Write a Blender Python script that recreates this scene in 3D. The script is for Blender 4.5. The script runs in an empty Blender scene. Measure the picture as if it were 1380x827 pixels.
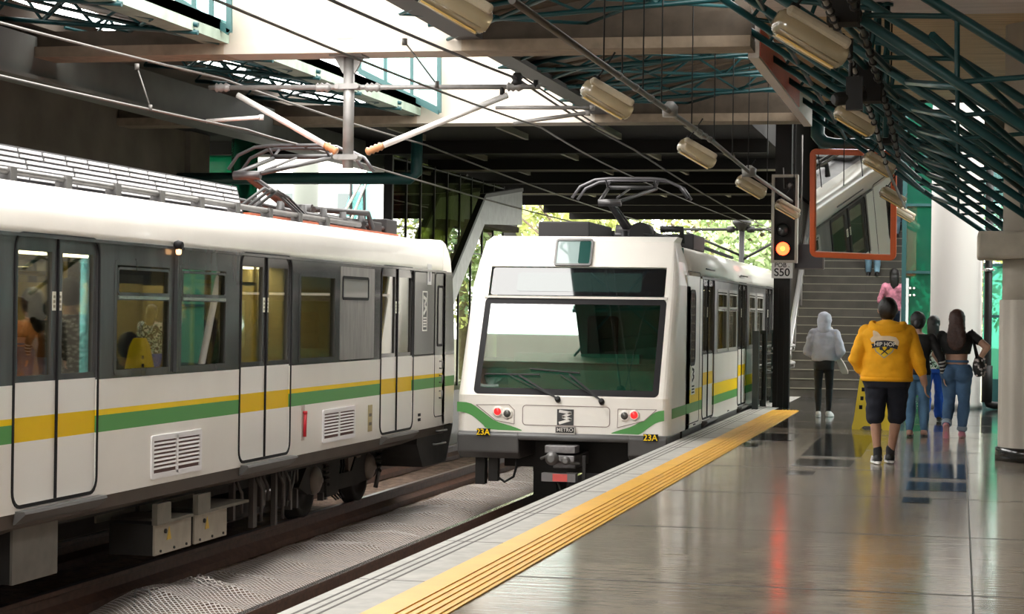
WORLD, EXPO, SALOON = 7.0, 0.55, 15.0
import bpy, bmesh, math, random
from mathutils import Vector, Matrix, noise as mnoise
random.seed(7)
SC = bpy.context.scene
COL = SC.collection
PI = math.pi
V = Vector

# ------------------------------------------------------------------ camera
W, H, F = 1380.0, 827.0, 2700.0
ROLL, YAW, PITCH, CZ = 0.014, math.radians(12.592), math.radians(0.1285), 1.54
fh = V((-math.sin(YAW), math.cos(YAW), 0)); rt = V((math.cos(YAW), math.sin(YAW), 0)); uz = V((0, 0, 1))
fw = fh * math.cos(PITCH) + uz * math.sin(PITCH)
up = uz * math.cos(PITCH) - fh * math.sin(PITCH)
cr, sr = math.cos(ROLL), math.sin(ROLL)
EYE = V((0, 0, CZ))
ax = rt * cr + up * sr
ay = up * cr - rt * sr
cam = bpy.data.objects.new('camera', bpy.data.cameras.new('camera'))
COL.objects.link(cam)
m3 = Matrix((ax, ay, -fw)).transposed()
cam.matrix_world = Matrix.Translation(EYE) @ m3.to_4x4()
cam.data.sensor_fit = 'HORIZONTAL'; cam.data.sensor_width = 36.0
cam.data.lens = F / W * 36.0
cam.data.clip_end = 600; cam.data.clip_start = 0.1
SC.camera = cam

def _ray(px, py):
    return fw * F + ax * (px - W / 2) - ay * (py - H / 2)
def atX(px, py, X):
    d = _ray(px, py); return EYE + d * (X / d.x)
def atY(px, py, Y):
    d = _ray(px, py); return EYE + d * (Y / d.y)
def atZ(px, py, Z):
    d = _ray(px, py); return EYE + d * ((Z - CZ) / d.z)

# ------------------------------------------------------------------ materials
MATS = {}
def mat(name, col, rough=0.6, metal=0.0, var=0.0, scale=6.0, bump=0.0, bscale=40.0, stretch=(1, 1, 1), emit=None, coat=0.0, spec=0.5, alpha=None):
    if name in MATS: return MATS[name]
    m = bpy.data.materials.new(name); m.use_nodes = True
    nt = m.node_tree; b = nt.nodes['Principled BSDF']
    c4 = (col[0], col[1], col[2], 1)
    b.inputs['Base Color'].default_value = c4
    b.inputs['Roughness'].default_value = rough
    b.inputs['Metallic'].default_value = metal
    b.inputs['Specular IOR Level'].default_value = spec
    if coat: b.inputs['Coat Weight'].default_value = coat; b.inputs['Coat Roughness'].default_value = 0.05
    if var or bump:
        tc = nt.nodes.new('ShaderNodeTexCoord'); mp = nt.nodes.new('ShaderNodeMapping')
        mp.inputs['Scale'].default_value = stretch
        nt.links.new(tc.outputs['Object'], mp.inputs['Vector'])
    if var:
        n = nt.nodes.new('ShaderNodeTexNoise'); n.inputs['Scale'].default_value = scale; n.inputs['Detail'].default_value = 6
        nt.links.new(mp.outputs['Vector'], n.inputs['Vector'])
        r = nt.nodes.new('ShaderNodeValToRGB')
        r.color_ramp.elements[0].position = 0.3; r.color_ramp.elements[1].position = 0.72
        r.color_ramp.elements[0].color = tuple(max(0, x * (1 - var)) for x in col) + (1,)
        r.color_ramp.elements[1].color = tuple(min(1, x * (1 + var)) for x in col) + (1,)
        nt.links.new(n.outputs['Fac'], r.inputs['Fac']); nt.links.new(r.outputs['Color'], b.inputs['Base Color'])
    if bump:
        n2 = nt.nodes.new('ShaderNodeTexNoise'); n2.inputs['Scale'].default_value = bscale; n2.inputs['Detail'].default_value = 4
        nt.links.new(mp.outputs['Vector'], n2.inputs['Vector'])
        bp = nt.nodes.new('ShaderNodeBump'); bp.inputs['Strength'].default_value = bump; bp.inputs['Distance'].default_value = 0.02
        nt.links.new(n2.outputs['Fac'], bp.inputs['Height']); nt.links.new(bp.outputs['Normal'], b.inputs['Normal'])
    if emit:
        b.inputs['Emission Color'].default_value = (*emit[:3], 1); b.inputs['Emission Strength'].default_value = emit[3]
    MATS[name] = m
    return m

def glass(name, tint, refl=0.12, rough=0.0, body=0.0, bodycol=(0, 0, 0)):
    """thin pane: tinted see-through plus a Fresnel mirror; body = share of solid colour in the pane"""
    m = bpy.data.materials.new(name); m.use_nodes = True
    nt = m.node_tree; nt.nodes.clear()
    out = nt.nodes.new('ShaderNodeOutputMaterial')
    tr = nt.nodes.new('ShaderNodeBsdfTransparent'); tr.inputs['Color'].default_value = (*tint, 1)
    gl = nt.nodes.new('ShaderNodeBsdfGlossy'); gl.inputs['Roughness'].default_value = rough; gl.inputs['Color'].default_value = (1, 1, 1, 1)
    fr = nt.nodes.new('ShaderNodeLayerWeight'); fr.inputs['Blend'].default_value = 0.35
    mul = nt.nodes.new('ShaderNodeMath'); mul.operation = 'MULTIPLY_ADD'; mul.inputs[1].default_value = 0.75; mul.inputs[2].default_value = refl
    mul.use_clamp = True
    nt.links.new(fr.outputs['Fresnel'], mul.inputs[0])
    mx = nt.nodes.new('ShaderNodeMixShader')
    nt.links.new(mul.outputs[0], mx.inputs[0])
    if body:
        df = nt.nodes.new('ShaderNodeBsdfDiffuse'); df.inputs['Color'].default_value = (*bodycol, 1)
        tl = nt.nodes.new('ShaderNodeBsdfTranslucent'); tl.inputs['Color'].default_value = (*bodycol, 1)
        ad = nt.nodes.new('ShaderNodeMixShader'); ad.inputs[0].default_value = 0.6
        nt.links.new(df.outputs[0], ad.inputs[1]); nt.links.new(tl.outputs[0], ad.inputs[2])
        mb_ = nt.nodes.new('ShaderNodeMixShader'); mb_.inputs[0].default_value = body
        nt.links.new(tr.outputs[0], mb_.inputs[1]); nt.links.new(ad.outputs[0], mb_.inputs[2])
        nt.links.new(mb_.outputs[0], mx.inputs[1])
    else:
        nt.links.new(tr.outputs[0], mx.inputs[1])
    nt.links.new(gl.outputs[0], mx.inputs[2])
    nt.links.new(mx.outputs[0], out.inputs['Surface'])
    MATS[name] = m
    return m

# ------------------------------------------------------------------ mesh builder
class MB:
    def __init__(s): s.v = []; s.f = []; s.mi = []; s.sm = []; s.m = 0; s.smooth = False
    def face(s, idx): s.f.append(tuple(idx)); s.mi.append(s.m); s.sm.append(s.smooth)
    def add(s, vs, fs):
        o = len(s.v); s.v += [V(p) for p in vs]
        for f in fs: s.face([i + o for i in f])
    def box(s, x0, x1, y0, y1, z0, z1):
        s.add([(x0, y0, z0), (x1, y0, z0), (x1, y1, z0), (x0, y1, z0), (x0, y0, z1), (x1, y0, z1), (x1, y1, z1), (x0, y1, z1)],
              [(3, 2, 1, 0), (4, 5, 6, 7), (0, 1, 5, 4), (1, 2, 6, 5), (2, 3, 7, 6), (3, 0, 4, 7)])
    def obox(s, c, ex, ey, ez):
        """box from centre and three half-extent vectors"""
        c, ex, ey, ez = V(c), V(ex), V(ey), V(ez)
        s.add([c + ex * a + ey * b + ez * d for d in (-1, 1) for a, b in ((-1, -1), (1, -1), (1, 1), (-1, 1))],
              [(3, 2, 1, 0), (4, 5, 6, 7), (0, 1, 5, 4), (1, 2, 6, 5), (2, 3, 7, 6), (3, 0, 4, 7)])
    def bar(s, p, q, w, h=None, upv=(0, 0, 1)):
        p, q = V(p), V(q); d = (q - p); L = d.length; d = d / L
        u = V(upv); a = d.cross(u)
        if a.length < 1e-4: a = d.cross(V((1, 0, 0)))
        a.normalize(); b = a.cross(d)
        s.obox((p + q) / 2, d * L / 2, a * w / 2, b * (h or w) / 2)
    def tube(s, pts, r, seg=8, cap=True):
        pts = [V(p) for p in pts]; n = len(pts); o = len(s.v)
        rr = r if isinstance(r, (list, tuple)) else [r] * n
        prev = None
        sm0 = s.smooth
        for i, p in enumerate(pts):
            d = (pts[min(i + 1, n - 1)] - pts[max(i - 1, 0)]).normalized()
            if prev is None:
                a = d.cross(V((0, 0, 1)))
                if a.length < 1e-3: a = d.cross(V((0, 1, 0)))
            else:
                a = prev - d * prev.dot(d)
                if a.length < 1e-5: a = d.cross(V((0, 0, 1)))
            a.normalize(); prev = a; b = d.cross(a)
            for k in range(seg):
                t = 2 * PI * k / seg
                s.v.append(p + (a * math.cos(t) + b * math.sin(t)) * rr[i])
        s.smooth = True
        for i in range(n - 1):
            for k in range(seg):
                k2 = (k + 1) % seg
                s.face((o + i * seg + k, o + i * seg + k2, o + (i + 1) * seg + k2, o + (i + 1) * seg + k))
        s.smooth = sm0
        if cap:
            s.face([o + k for k in reversed(range(seg))]); s.face([o + (n - 1) * seg + k for k in range(seg)])
    def lathe(s, c, prof, axis=(0, 0, 1), seg=20, cap=True):
        """prof: list of (radius, distance along axis)"""
        d = V(axis).normalized(); c = V(c); o = len(s.v)
        a = d.cross(V((0, 1, 0)) if abs(d.y) < .9 else V((1, 0, 0))).normalized(); b = d.cross(a)
        for r, t in prof:
            for k in range(seg):
                an = 2 * PI * k / seg
                s.v.append(c + d * t + (a * math.cos(an) + b * math.sin(an)) * r)
        sm0 = s.smooth; s.smooth = True
        n = len(prof)
        for i in range(n - 1):
            for k in range(seg):
                k2 = (k + 1) % seg
                s.face((o + i * seg + k, o + i * seg + k2, o + (i + 1) * seg + k2, o + (i + 1) * seg + k))
        s.smooth = sm0
        if cap:
            s.face([o + k for k in reversed(range(seg))]); s.face([o + (n - 1) * seg + k for k in range(seg)])
    def cap(s, p, q, r1, r2, seg=10):
        """tapered capsule"""
        p, q = V(p), V(q); d = q - p; L = max(d.length, 1e-5)
        prof = [(0.001, -r1)] + [(r1 * math.cos(t), -r1 * math.sin(t)) for t in (1.1, .7, .3)] + [(r1, 0), (r2, L)] + [(r2 * math.cos(t), L + r2 * math.sin(t)) for t in (.3, .7, 1.1)] + [(0.001, L + r2)]
        s.lathe(p, prof, d, seg)
    def ell(s, c, r, seg=14, rings=9, rot=None):
        c = V(c); o = len(s.v)
        for i in range(rings + 1):
            t = -PI / 2 + PI * i / rings
            for k in range(seg):
                a = 2 * PI * k / seg
                p = V((r[0] * max(math.cos(t), 1e-3) * math.cos(a), r[1] * max(math.cos(t), 1e-3) * math.sin(a), r[2] * math.sin(t)))
                s.v.append(c + (rot @ p if rot else p))
        sm0 = s.smooth; s.smooth = True
        for i in range(rings):
            for k in range(seg):
                k2 = (k + 1) % seg
                s.face((o + i * seg + k, o + i * seg + k2, o + (i + 1) * seg + k2, o + (i + 1) * seg + k))
        s.smooth = sm0
        s.face([o + k for k in reversed(range(seg))]); s.face([o + rings * seg + k for k in range(seg)])
    def loft(s, secs, smooth=False, cap=True, closed=True):
        """secs: list of rings (same number of points each)"""
        o = len(s.v); n = len(secs[0])
        for r in secs: s.v += [V(p) for p in r]
        sm0 = s.smooth; s.smooth = smooth
        for i in range(len(secs) - 1):
            for k in range(n if closed else n - 1):
                k2 = (k + 1) % n
                s.face((o + i * n + k, o + i * n + k2, o + (i + 1) * n + k2, o + (i + 1) * n + k))
        s.smooth = sm0
        if cap and closed:
            s.face([o + k for k in reversed(range(n))]); s.face([o + (len(secs) - 1) * n + k for k in range(n)])
    def prism(s, pts, off):
        """polygon (3D points) extruded by the vector off"""
        off = V(off); n = len(pts); o = len(s.v)
        s.v += [V(p) for p in pts] + [V(p) + off for p in pts]
        s.face([o + k for k in reversed(range(n))]); s.face([o + n + k for k in range(n)])
        for k in range(n):
            k2 = (k + 1) % n; s.face((o + k, o + k2, o + n + k2, o + n + k))
    def ring(s, fn, a0, a1, b0, b1, r, w, t, seg=4):
        """rounded rectangular frame; fn(a,b,d) maps panel coordinates to space; w width inwards, t thickness"""
        def rr(a0, a1, b0, b1, r):
            out = []
            for (ca, cb, st) in ((a1 - r, b1 - r, 0), (a0 + r, b1 - r, 1), (a0 + r, b0 + r, 2), (a1 - r, b0 + r, 3)):
                for k in range(seg + 1):
                    th = (st + k / seg) * PI / 2
                    out.append((ca + r * math.cos(th), cb + r * math.sin(th)))
            return out
        O = rr(a0, a1, b0, b1, r); I = rr(a0 + w, a1 - w, b0 + w, b1 - w, max(r - w, .004))
        n = len(O); o = len(s.v)
        s.v += [fn(a, b, 0) for a, b in O] + [fn(a, b, t) for a, b in O] + [fn(a, b, t) for a, b in I] + [fn(a, b, 0) for a, b in I]
        for k in range(n):
            k2 = (k + 1) % n
            for q in range(4):
                q2 = (q + 1) % 4
                s.face((o + q * n + k, o + q * n + k2, o + q2 * n + k2, o + q2 * n + k))
    def rrect(s, fn, a0, a1, b0, b1, r, t, seg=4):
        out = []
        for (ca, cb, st) in ((a1 - r, b1 - r, 0), (a0 + r, b1 - r, 1), (a0 + r, b0 + r, 2), (a1 - r, b0 + r, 3)):
            for k in range(seg + 1):
                th = (st + k / seg) * PI / 2
                out.append((ca + r * math.cos(th), cb + r * math.sin(th)))
        n = len(out); o = len(s.v)
        s.v += [fn(a, b, 0) for a, b in out] + [fn(a, b, t) for a, b in out]
        s.face([o + k for k in reversed(range(n))]); s.face([o + n + k for k in range(n)])
        for k in range(n):
            k2 = (k + 1) % n; s.face((o + k, o + k2, o + n + k2, o + n + k))
    def panel(s, fn, ab, bb, pick, t):
        """wall of cells between the breaks ab x bb; pick(a,b) gives a material index or None for a hole"""
        ab = sorted(set(round(x, 4) for x in ab)); bb = sorted(set(round(x, 4) for x in bb))
        na, nb = len(ab) - 1, len(bb) - 1
        g = [[pick((ab[i] + ab[i + 1]) / 2, (bb[j] + bb[j + 1]) / 2) for j in range(nb)] for i in range(na)]
        m0 = s.m
        for i in range(na):
            for j in range(nb):
                if g[i][j] is None: continue
                s.m = g[i][j]
                a0, a1, b0, b1 = ab[i], ab[i + 1], bb[j], bb[j + 1]
                s.add([fn(a0, b0, 0), fn(a1, b0, 0), fn(a1, b1, 0), fn(a0, b1, 0)], [(0, 1, 2, 3)])
                s.add([fn(a0, b0, -t), fn(a1, b0, -t), fn(a1, b1, -t), fn(a0, b1, -t)], [(3, 2, 1, 0)])
                for di, dj, e in ((-1, 0, ((a0, b0), (a0, b1))), (1, 0, ((a1, b0), (a1, b1))), (0, -1, ((a0, b0), (a1, b0))), (0, 1, ((a0, b1), (a1, b1)))):
                    ii, jj = i + di, j + dj
                    if not (0 <= ii < na and 0 <= jj < nb) or g[ii][jj] is None:
                        (p, q) = e
                        s.add([fn(*p, 0), fn(*q, 0), fn(*q, -t), fn(*p, -t)], [(0, 1, 2, 3)])
        s.m = m0
    def build(s, name, mats, parent=None, bevel=0.0, fix=True, weld=True, **props):
        if not isinstance(mats, (list, tuple)): mats = [mats]
        org = V((0, 0, 0))
        if parent is not None: org = ORG.get(parent.name, V((0, 0, 0)))
        elif s.v and props.get('_org') is None:
            xs = [p.x for p in s.v]; ys = [p.y for p in s.v]; zs = [p.z for p in s.v]
            org = V(((min(xs) + max(xs)) / 2, (min(ys) + max(ys)) / 2, min(zs)))
        props.pop('_org', None)
        me = bpy.data.meshes.new(name)
        me.from_pydata([p - org for p in s.v], [], s.f)
        for m in mats: me.materials.append(m)
        me.polygons.foreach_set('material_index', s.mi)
        me.polygons.foreach_set('use_smooth', s.sm)
        if fix:
            bm = bmesh.new(); bm.from_mesh(me)
            if weld: bmesh.ops.remove_doubles(bm, verts=bm.verts, dist=1e-5)
            bmesh.ops.recalc_face_normals(bm, faces=bm.faces)
            bm.to_mesh(me); bm.free()
        me.update()
        o = bpy.data.objects.new(name, me); COL.objects.link(o)
        if parent is not None: o.parent = parent; ORG[o.name] = org
        else: o.location = org; ORG[o.name] = org
        if bevel:
            b = o.modifiers.new('bevel', 'BEVEL'); b.width = bevel; b.segments = 2; b.limit_method = 'ANGLE'; b.angle_limit = math.radians(40)
        for k, v in props.items(): o[k] = v
        return o
ORG = {}

def thing(name, label, cat, loc=(0, 0, 0), group=None):
    o = bpy.data.objects.new(name, None); COL.objects.link(o); o.empty_display_size = .1
    o.location = loc; o['label'] = label; o['category'] = cat
    if group: o['group'] = group
    ORG[o.name] = V(loc)
    return o
def tag(o, label, cat, group=None, kind=None):
    o['label'] = label; o['category'] = cat
    if group: o['group'] = group
    if kind: o['kind'] = kind
    return o
def dup(root, loc, label=None, rot=None):
    r = root.copy(); COL.objects.link(r); r.location = loc
    if rot is not None: r.rotation_euler = rot
    if label: r['label'] = label
    for ch in list(root.children):
        c = ch.copy(); COL.objects.link(c); c.parent = r
        for g in list(ch.children):
            d = g.copy(); COL.objects.link(d); d.parent = c
    return r
def struct(mb, name, mats, **k):
    o = mb.build(name, mats, **k); o['kind'] = 'structure'; return o

def lettering(s, size, M, mats, parent, name='lettering', extrude=0.002, sx=1.0):
    """text as a mesh; M maps text plane (x right, y up, z out) to space, centred"""
    cu = bpy.data.curves.new('t', 'FONT'); cu.body = s; cu.size = size; cu.extrude = extrude
    cu.align_x = 'CENTER'; cu.align_y = 'CENTER'; cu.offset = size * .012
    t = bpy.data.objects.new('t', cu); COL.objects.link(t)
    dg = bpy.context.evaluated_depsgraph_get()
    me = bpy.data.meshes.new_from_object(t.evaluated_get(dg))
    bpy.data.objects.remove(t); bpy.data.curves.remove(cu)
    org = ORG.get(parent.name, V((0, 0, 0)))
    for v in me.vertices: v.co = (M @ V((v.co.x * sx, v.co.y, v.co.z))) - org
    me.materials.clear(); me.materials.append(mats)
    me.name = name
    o = bpy.data.objects.new(name, me); COL.objects.link(o); o.parent = parent; ORG[o.name] = org
    return o
def frameM(c, x, y):
    x = V(x).normalized(); y = V(y).normalized(); z = x.cross(y)
    return Matrix.Translation(V(c)) @ Matrix((x, y, z)).transposed().to_4x4()

# ------------------------------------------------------------------ palette
M_white = mat('train_white', (.84, .80, .735), .32, var=.04, scale=1.5, coat=.25)
M_leaf = mat('train_door_white', (.86, .83, .775), .3, coat=.25)
M_band = mat('train_grey_band', (.10, .10, .10), .16, metal=.35, var=.3, scale=1.2, stretch=(1, 3, .6))
M_green = mat('stripe_green', (.10, .32, .09), .45, spec=.25)
M_yel = mat('stripe_yellow', (.88, .60, .004), .45, spec=.25)
M_yeld = mat('stripe_yellow_deep', (.83, .53, .004), .45, spec=.25)
M_skirt = mat('skirt_grey', (.080, .062, .049), .55, var=.25, scale=2)
M_bump = mat('bumper_grey', (.085, .082, .08), .4, var=.12, scale=3)
M_under = mat('underframe', (.018, .0165, .015), .75, var=.35, scale=5)
M_metal = mat('dull_metal', (.15, .145, .14), .45, .5, var=.2)
M_steel = mat('steel', (.62, .61, .58), .22, .95)
M_black = mat('black_rubber', (.010, .010, .010), .5, spec=.2)
M_roofg = mat('roof_grey', (.27, .26, .27), .5, var=.15)
M_louv = mat('louvre_white', (.82, .80, .80), .4)
M_greybox = mat('grey_box', (.16, .15, .13), .6, var=.15)
M_glass = glass('window_glass', (.60, .62, .58), .09)
M_dglass = glass('door_glass', (.72, .74, .70), .07)
M_wind = glass('windscreen_glass', (.50, .72, .64), .13)
M_seal = mat('dark_gasket', (.010, .009, .010), .6, spec=.2)
M_orange = mat('roof_orange', (.50, .13, .06), .6, var=.2)
M_cream = mat('train_interior', (.50, .40, .17), .6)
M_conc = mat('concrete', (.40, .36, .30), .85, var=.22, scale=1.3, bump=.12, bscale=20)
M_concl = mat('concrete_pale', (.37, .325, .27), .85, var=.14, scale=.9, bump=.08, bscale=20, stretch=(1, 1, .35))
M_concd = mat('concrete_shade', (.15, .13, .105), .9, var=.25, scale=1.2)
M_teal = mat('truss_green', (.006, .048, .052), .4, spec=.35)
M_tealp = mat('pipe_teal', (.008, .055, .055), .45)
M_deck = mat('roof_deck', (.085, .062, .040), .8, var=.18, scale=2)
M_blk = mat('black_steel', (.010, .0095, .009), .5, spec=.25)
M_gglass = glass('green_glass', (.05, .33, .21), .05, body=.6, bodycol=(.035, .22, .145))
M_tglass = glass('teal_glass', (.55, .85, .82), .06, body=.3, bodycol=(.45, .75, .75))
M_dkglass = glass('dark_green_glass', (.42, .48, .28), .08)
M_pale = mat('pale_rail', (.66, .64, .62), .3, .4)
M_red = mat('red_paint', (.68, .12, .03), .35, coat=.3)
# ------------------------------------------------------------------ world and light
w = bpy.data.worlds.new('world'); SC.world = w; w.use_nodes = True
bg = w.node_tree.nodes['Background']; bg.inputs['Color'].default_value = (1.0, .985, .95, 1); bg.inputs['Strength'].default_value = WORLD
SC.view_settings.view_transform = 'Standard'; SC.view_settings.look = 'None'; SC.view_settings.gamma = 1
SC.view_settings.exposure = EXPO; SC.view_settings.use_curve_mapping = False
SC.cycles.use_denoising = True; SC.cycles.max_bounces = 8; SC.cycles.transparent_max_bounces = 16
SC.cycles.sample_clamp_indirect = 6

EDGE = -3.34
# ------------------------------------------------------------------ platform floor
def floor_material():
    m = mat('platform_floor', (.33, .285, .225), .2, var=.18, scale=3.0)
    nt = m.node_tree; b = nt.nodes['Principled BSDF']
    tc = nt.nodes.new('ShaderNodeTexCoord'); mp = nt.nodes.new('ShaderNodeMapping'); mp.inputs['Scale'].default_value = (1.2, 7, 1)
    n = nt.nodes.new('ShaderNodeTexNoise'); n.inputs['Scale'].default_value = 2.2; n.inputs['Detail'].default_value = 3
    bp = nt.nodes.new('ShaderNodeBump'); bp.inputs['Strength'].default_value = .10; bp.inputs['Distance'].default_value = .02
    nt.links.new(tc.outputs['Object'], mp.inputs['Vector']); nt.links.new(mp.outputs['Vector'], n.inputs['Vector'])
    nt.links.new(n.outputs['Fac'], bp.inputs['Height']); nt.links.new(bp.outputs['Normal'], b.inputs['Normal'])
    rr = nt.nodes.new('ShaderNodeMapRange'); rr.inputs[3].default_value = .07; rr.inputs[4].default_value = .20
    n3 = nt.nodes.new('ShaderNodeTexNoise'); n3.inputs['Scale'].default_value = .9; n3.inputs['Detail'].default_value = 5
    nt.links.new(tc.outputs['Object'], n3.inputs['Vector']); nt.links.new(n3.outputs['Fac'], rr.inputs[0]); nt.links.new(rr.outputs[0], b.inputs['Roughness'])
    return m
M_floor = floor_material()
M_joint = mat('floor_joint', (.06, .052, .045), .4)
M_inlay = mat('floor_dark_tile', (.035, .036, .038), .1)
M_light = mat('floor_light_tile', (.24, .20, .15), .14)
M_edge = mat('platform_edge', (.40, .385, .35), .6, var=.15, scale=8)
b = MB()
b.box(EDGE + .42, 4.2, -14, 27.6, -1.3, 0); b.m = 2; b.box(EDGE + .42, 4.2, 27.6, 38.4, -1.3, 0)
b.m = 1
for y in (11.4, 14.4, 17.4, 20.4, 23.4, 26.4): b.box(-2.5, 4.2, y - .012, y + .012, -.01, .0015)
b.box(.085, .097, -4, 38, -.01, .0014)
for y in (29.4, 32.4, 35.4): b.m = 3; b.box(-2.5, 4.2, y - .015, y + .015, -.01, .0015)
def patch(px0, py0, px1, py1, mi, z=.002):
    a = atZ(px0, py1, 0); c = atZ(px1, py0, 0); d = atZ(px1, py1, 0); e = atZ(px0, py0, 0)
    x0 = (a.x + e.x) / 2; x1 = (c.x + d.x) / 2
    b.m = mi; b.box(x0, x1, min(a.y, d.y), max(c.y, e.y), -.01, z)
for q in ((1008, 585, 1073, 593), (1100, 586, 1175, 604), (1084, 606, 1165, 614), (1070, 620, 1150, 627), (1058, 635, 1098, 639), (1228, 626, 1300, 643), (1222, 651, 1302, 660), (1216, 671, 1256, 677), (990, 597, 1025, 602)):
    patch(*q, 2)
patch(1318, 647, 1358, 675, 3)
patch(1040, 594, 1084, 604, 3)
struct(b, 'floor', [M_floor, M_joint, M_inlay, M_light])
b = MB(); b.box(EDGE, EDGE + .42, -14, 38.4, -1.3, 0)
b.m = 1
for dx in (.07, .13, .19): b.box(EDGE + dx, EDGE + dx + .016, -4, 38.4, -.01, .0016)
for y in range(-3, 38, 2): b.box(EDGE, EDGE + .41, y, y + .012, -.01, .0012)
struct(b, 'trim_platform_edge', [M_edge, mat('edge_groove', (.13, .12, .11), .8)])
b = MB(); b.box(EDGE + .41, EDGE + .83, 2, 32.6, .0, .008)
for i in range(5): b.box(EDGE + .56 + .054 * i, EDGE + .56 + .054 * i + .026, 2, 32.6, .006, .014)
o = b.build('tactile_strip', mat('tactile_yellow', (.78, .42, .045), .38, var=.08, scale=3))
tag(o, 'yellow ribbed warning strip running along the platform edge', 'tactile strip')
# left platform
b = MB(); b.box(-18, -9.55, -14, 60, -1.3, 0); struct(b, 'floor_far_platform', [mat('far_floor', (.2, .19, .17), .5)])

# ------------------------------------------------------------------ tracks
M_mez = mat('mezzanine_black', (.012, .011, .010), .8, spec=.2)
M_bal = mat('ballast', (.17, .11, .078), .95, var=.55, scale=9, bump=1.0, bscale=30)
b = MB()
nx, ny = 30, 120
ys = [2 + 60 * (i / ny) ** 1.3 for i in range(ny + 1)]
xs = [-9.6 + 6.3 * i / nx for i in range(nx + 1)]
def gz(x, y):
    base = -1.05
    return base + .035 * mnoise.noise((x * 2, y * 1.5, 1)) + .02 * mnoise.noise((x * 7, y * 7, 4))
b.v = [V((x, y, gz(x, y))) for y in ys for x in xs]
b.smooth = True
for j in range(ny):
    for i in range(nx):
        k = j * (nx + 1) + i; b.face((k, k + 1, k + nx + 2, k + nx + 1))
struct(b, 'ground_ballast', [M_bal])
M_rail = mat('rail_rust', (.075, .035, .022), .55, var=.4, scale=14)
M_rtop = mat('rail_top', (.45, .43, .42), .2, .9)
M_rdull = mat('rail_dull', (.11, .07, .055), .4, .3)
def rail(x, ztop, label, y0=3, y1=60, top=None):
    b = MB()
    prof = [(-.11, -.24), (.11, -.24), (.11, -.17), (.07, -.15), (.015, -.12), (.015, -.045), (.036, -.035), (.036, 0), (-.036, 0), (-.036, -.035), (-.015, -.045), (-.015, -.12), (-.07, -.15), (-.11, -.17)]
    b.loft([[(x + a, y, ztop + c) for a, c in prof] for y in (y0, y1)])
    b.m = 1; b.box(x - .03, x + .03, y0, y1, ztop - .001, ztop + .002)
    o = b.build('rail', [M_rail, top or M_rtop]); tag(o, label, 'rail'); return o
rail(-5.45, -.85, 'rusty steel rail next to the platform, nearer of the two bare rails between the trains')
rail(-4.02, -.85, 'steel rail tucked under the overhang of the platform edge')
rail(-7.22, -.80, 'brown rusty rail along the near side of the left train wheels', top=M_rdull)
rail(-8.62, -.80, 'far rail hidden in shadow beneath the left train', top=M_rdull)
# rippled wire netting over the ballast between the tracks
def net_material():
    m = mat('wire_netting', (.55, .50, .46), .6)
    nt = m.node_tree; bs = nt.nodes['Principled BSDF']
    tc = nt.nodes.new('ShaderNodeTexCoord')
    outs = []
    for rot in (.7, -.7):
        mp = nt.nodes.new('ShaderNodeMapping'); mp.inputs['Rotation'].default_value = (0, 0, rot)
        wv = nt.nodes.new('ShaderNodeTexWave'); wv.inputs['Scale'].default_value = 7.5; wv.inputs['Distortion'].default_value = .9
        nt.links.new(tc.outputs['Object'], mp.inputs['Vector']); nt.links.new(mp.outputs['Vector'], wv.inputs['Vector'])
        g = nt.nodes.new('ShaderNodeMath'); g.operation = 'GREATER_THAN'; g.inputs[1].default_value = .84
        nt.links.new(wv.outputs['Fac'], g.inputs[0]); outs.append(g)
    mx = nt.nodes.new('ShaderNodeMath'); mx.operation = 'MAXIMUM'
    nt.links.new(outs[0].outputs[0], mx.inputs[0]); nt.links.new(outs[1].outputs[0], mx.inputs[1])
    nt.links.new(mx.outputs[0], bs.inputs['Alpha'])
    return m
b = MB(); nx, ny = 26, 260
b.smooth = True
def netz(x, y, t):
    r = .055 * (1 - 2 * abs(math.sin(y * 2.9 + 2.2 * mnoise.noise((x * .9, y * .35, 2)) + x * .8)) ** .6) * (.6 + .8 * mnoise.noise((x * .6, y * .5, 11))) + .06 * mnoise.noise((x * 1.4, y * .8, 7)) + .03 * mnoise.noise((x * 3.1, y * 2.6, 3))
    edge = math.sin(PI * min(max(t, 0), 1)) ** .5
    return -1.02 + .06 * edge + r * edge + (.11 * math.exp(-((x + 6.65) ** 2 / .2 + (y - 16.3) ** 2 / .7)))
for j in range(ny + 1):
    y = 14.6 + 31 * j / ny
    x0 = -7.0 + .05 * mnoise.noise((y * .7, 3, 1))
    x1 = -5.82 + .06 * mnoise.noise((y * .9, 9, 1))
    for i in range(nx + 1):
        t = i / nx; x = x0 + (x1 - x0) * t
        b.v.append(V((x, y, netz(x, y, t))))
for j in range(ny):
    for i in range(nx):
        k = j * (nx + 1) + i; b.face((k, k + 1, k + nx + 2, k + nx + 1))
o = b.build('ballast_netting', net_material(), fix=False); tag(o, 'pale rippled wire netting laid over the brown ballast between the tracks', 'netting')
b = MB(); p = atZ(192, 799, -.86)
b.tube([p + V((-.07, 0, -.12)), p + V((-.07, 0, .0)), p + V((-.055, 0, .03)), p + V((.055, 0, .03)), p + V((.07, 0, 0)), p + V((.07, 0, -.12))], .009)
o = b.build('cover_handle', M_metal); tag(o, 'small steel loop handle standing out of the netting', 'handle')

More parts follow.
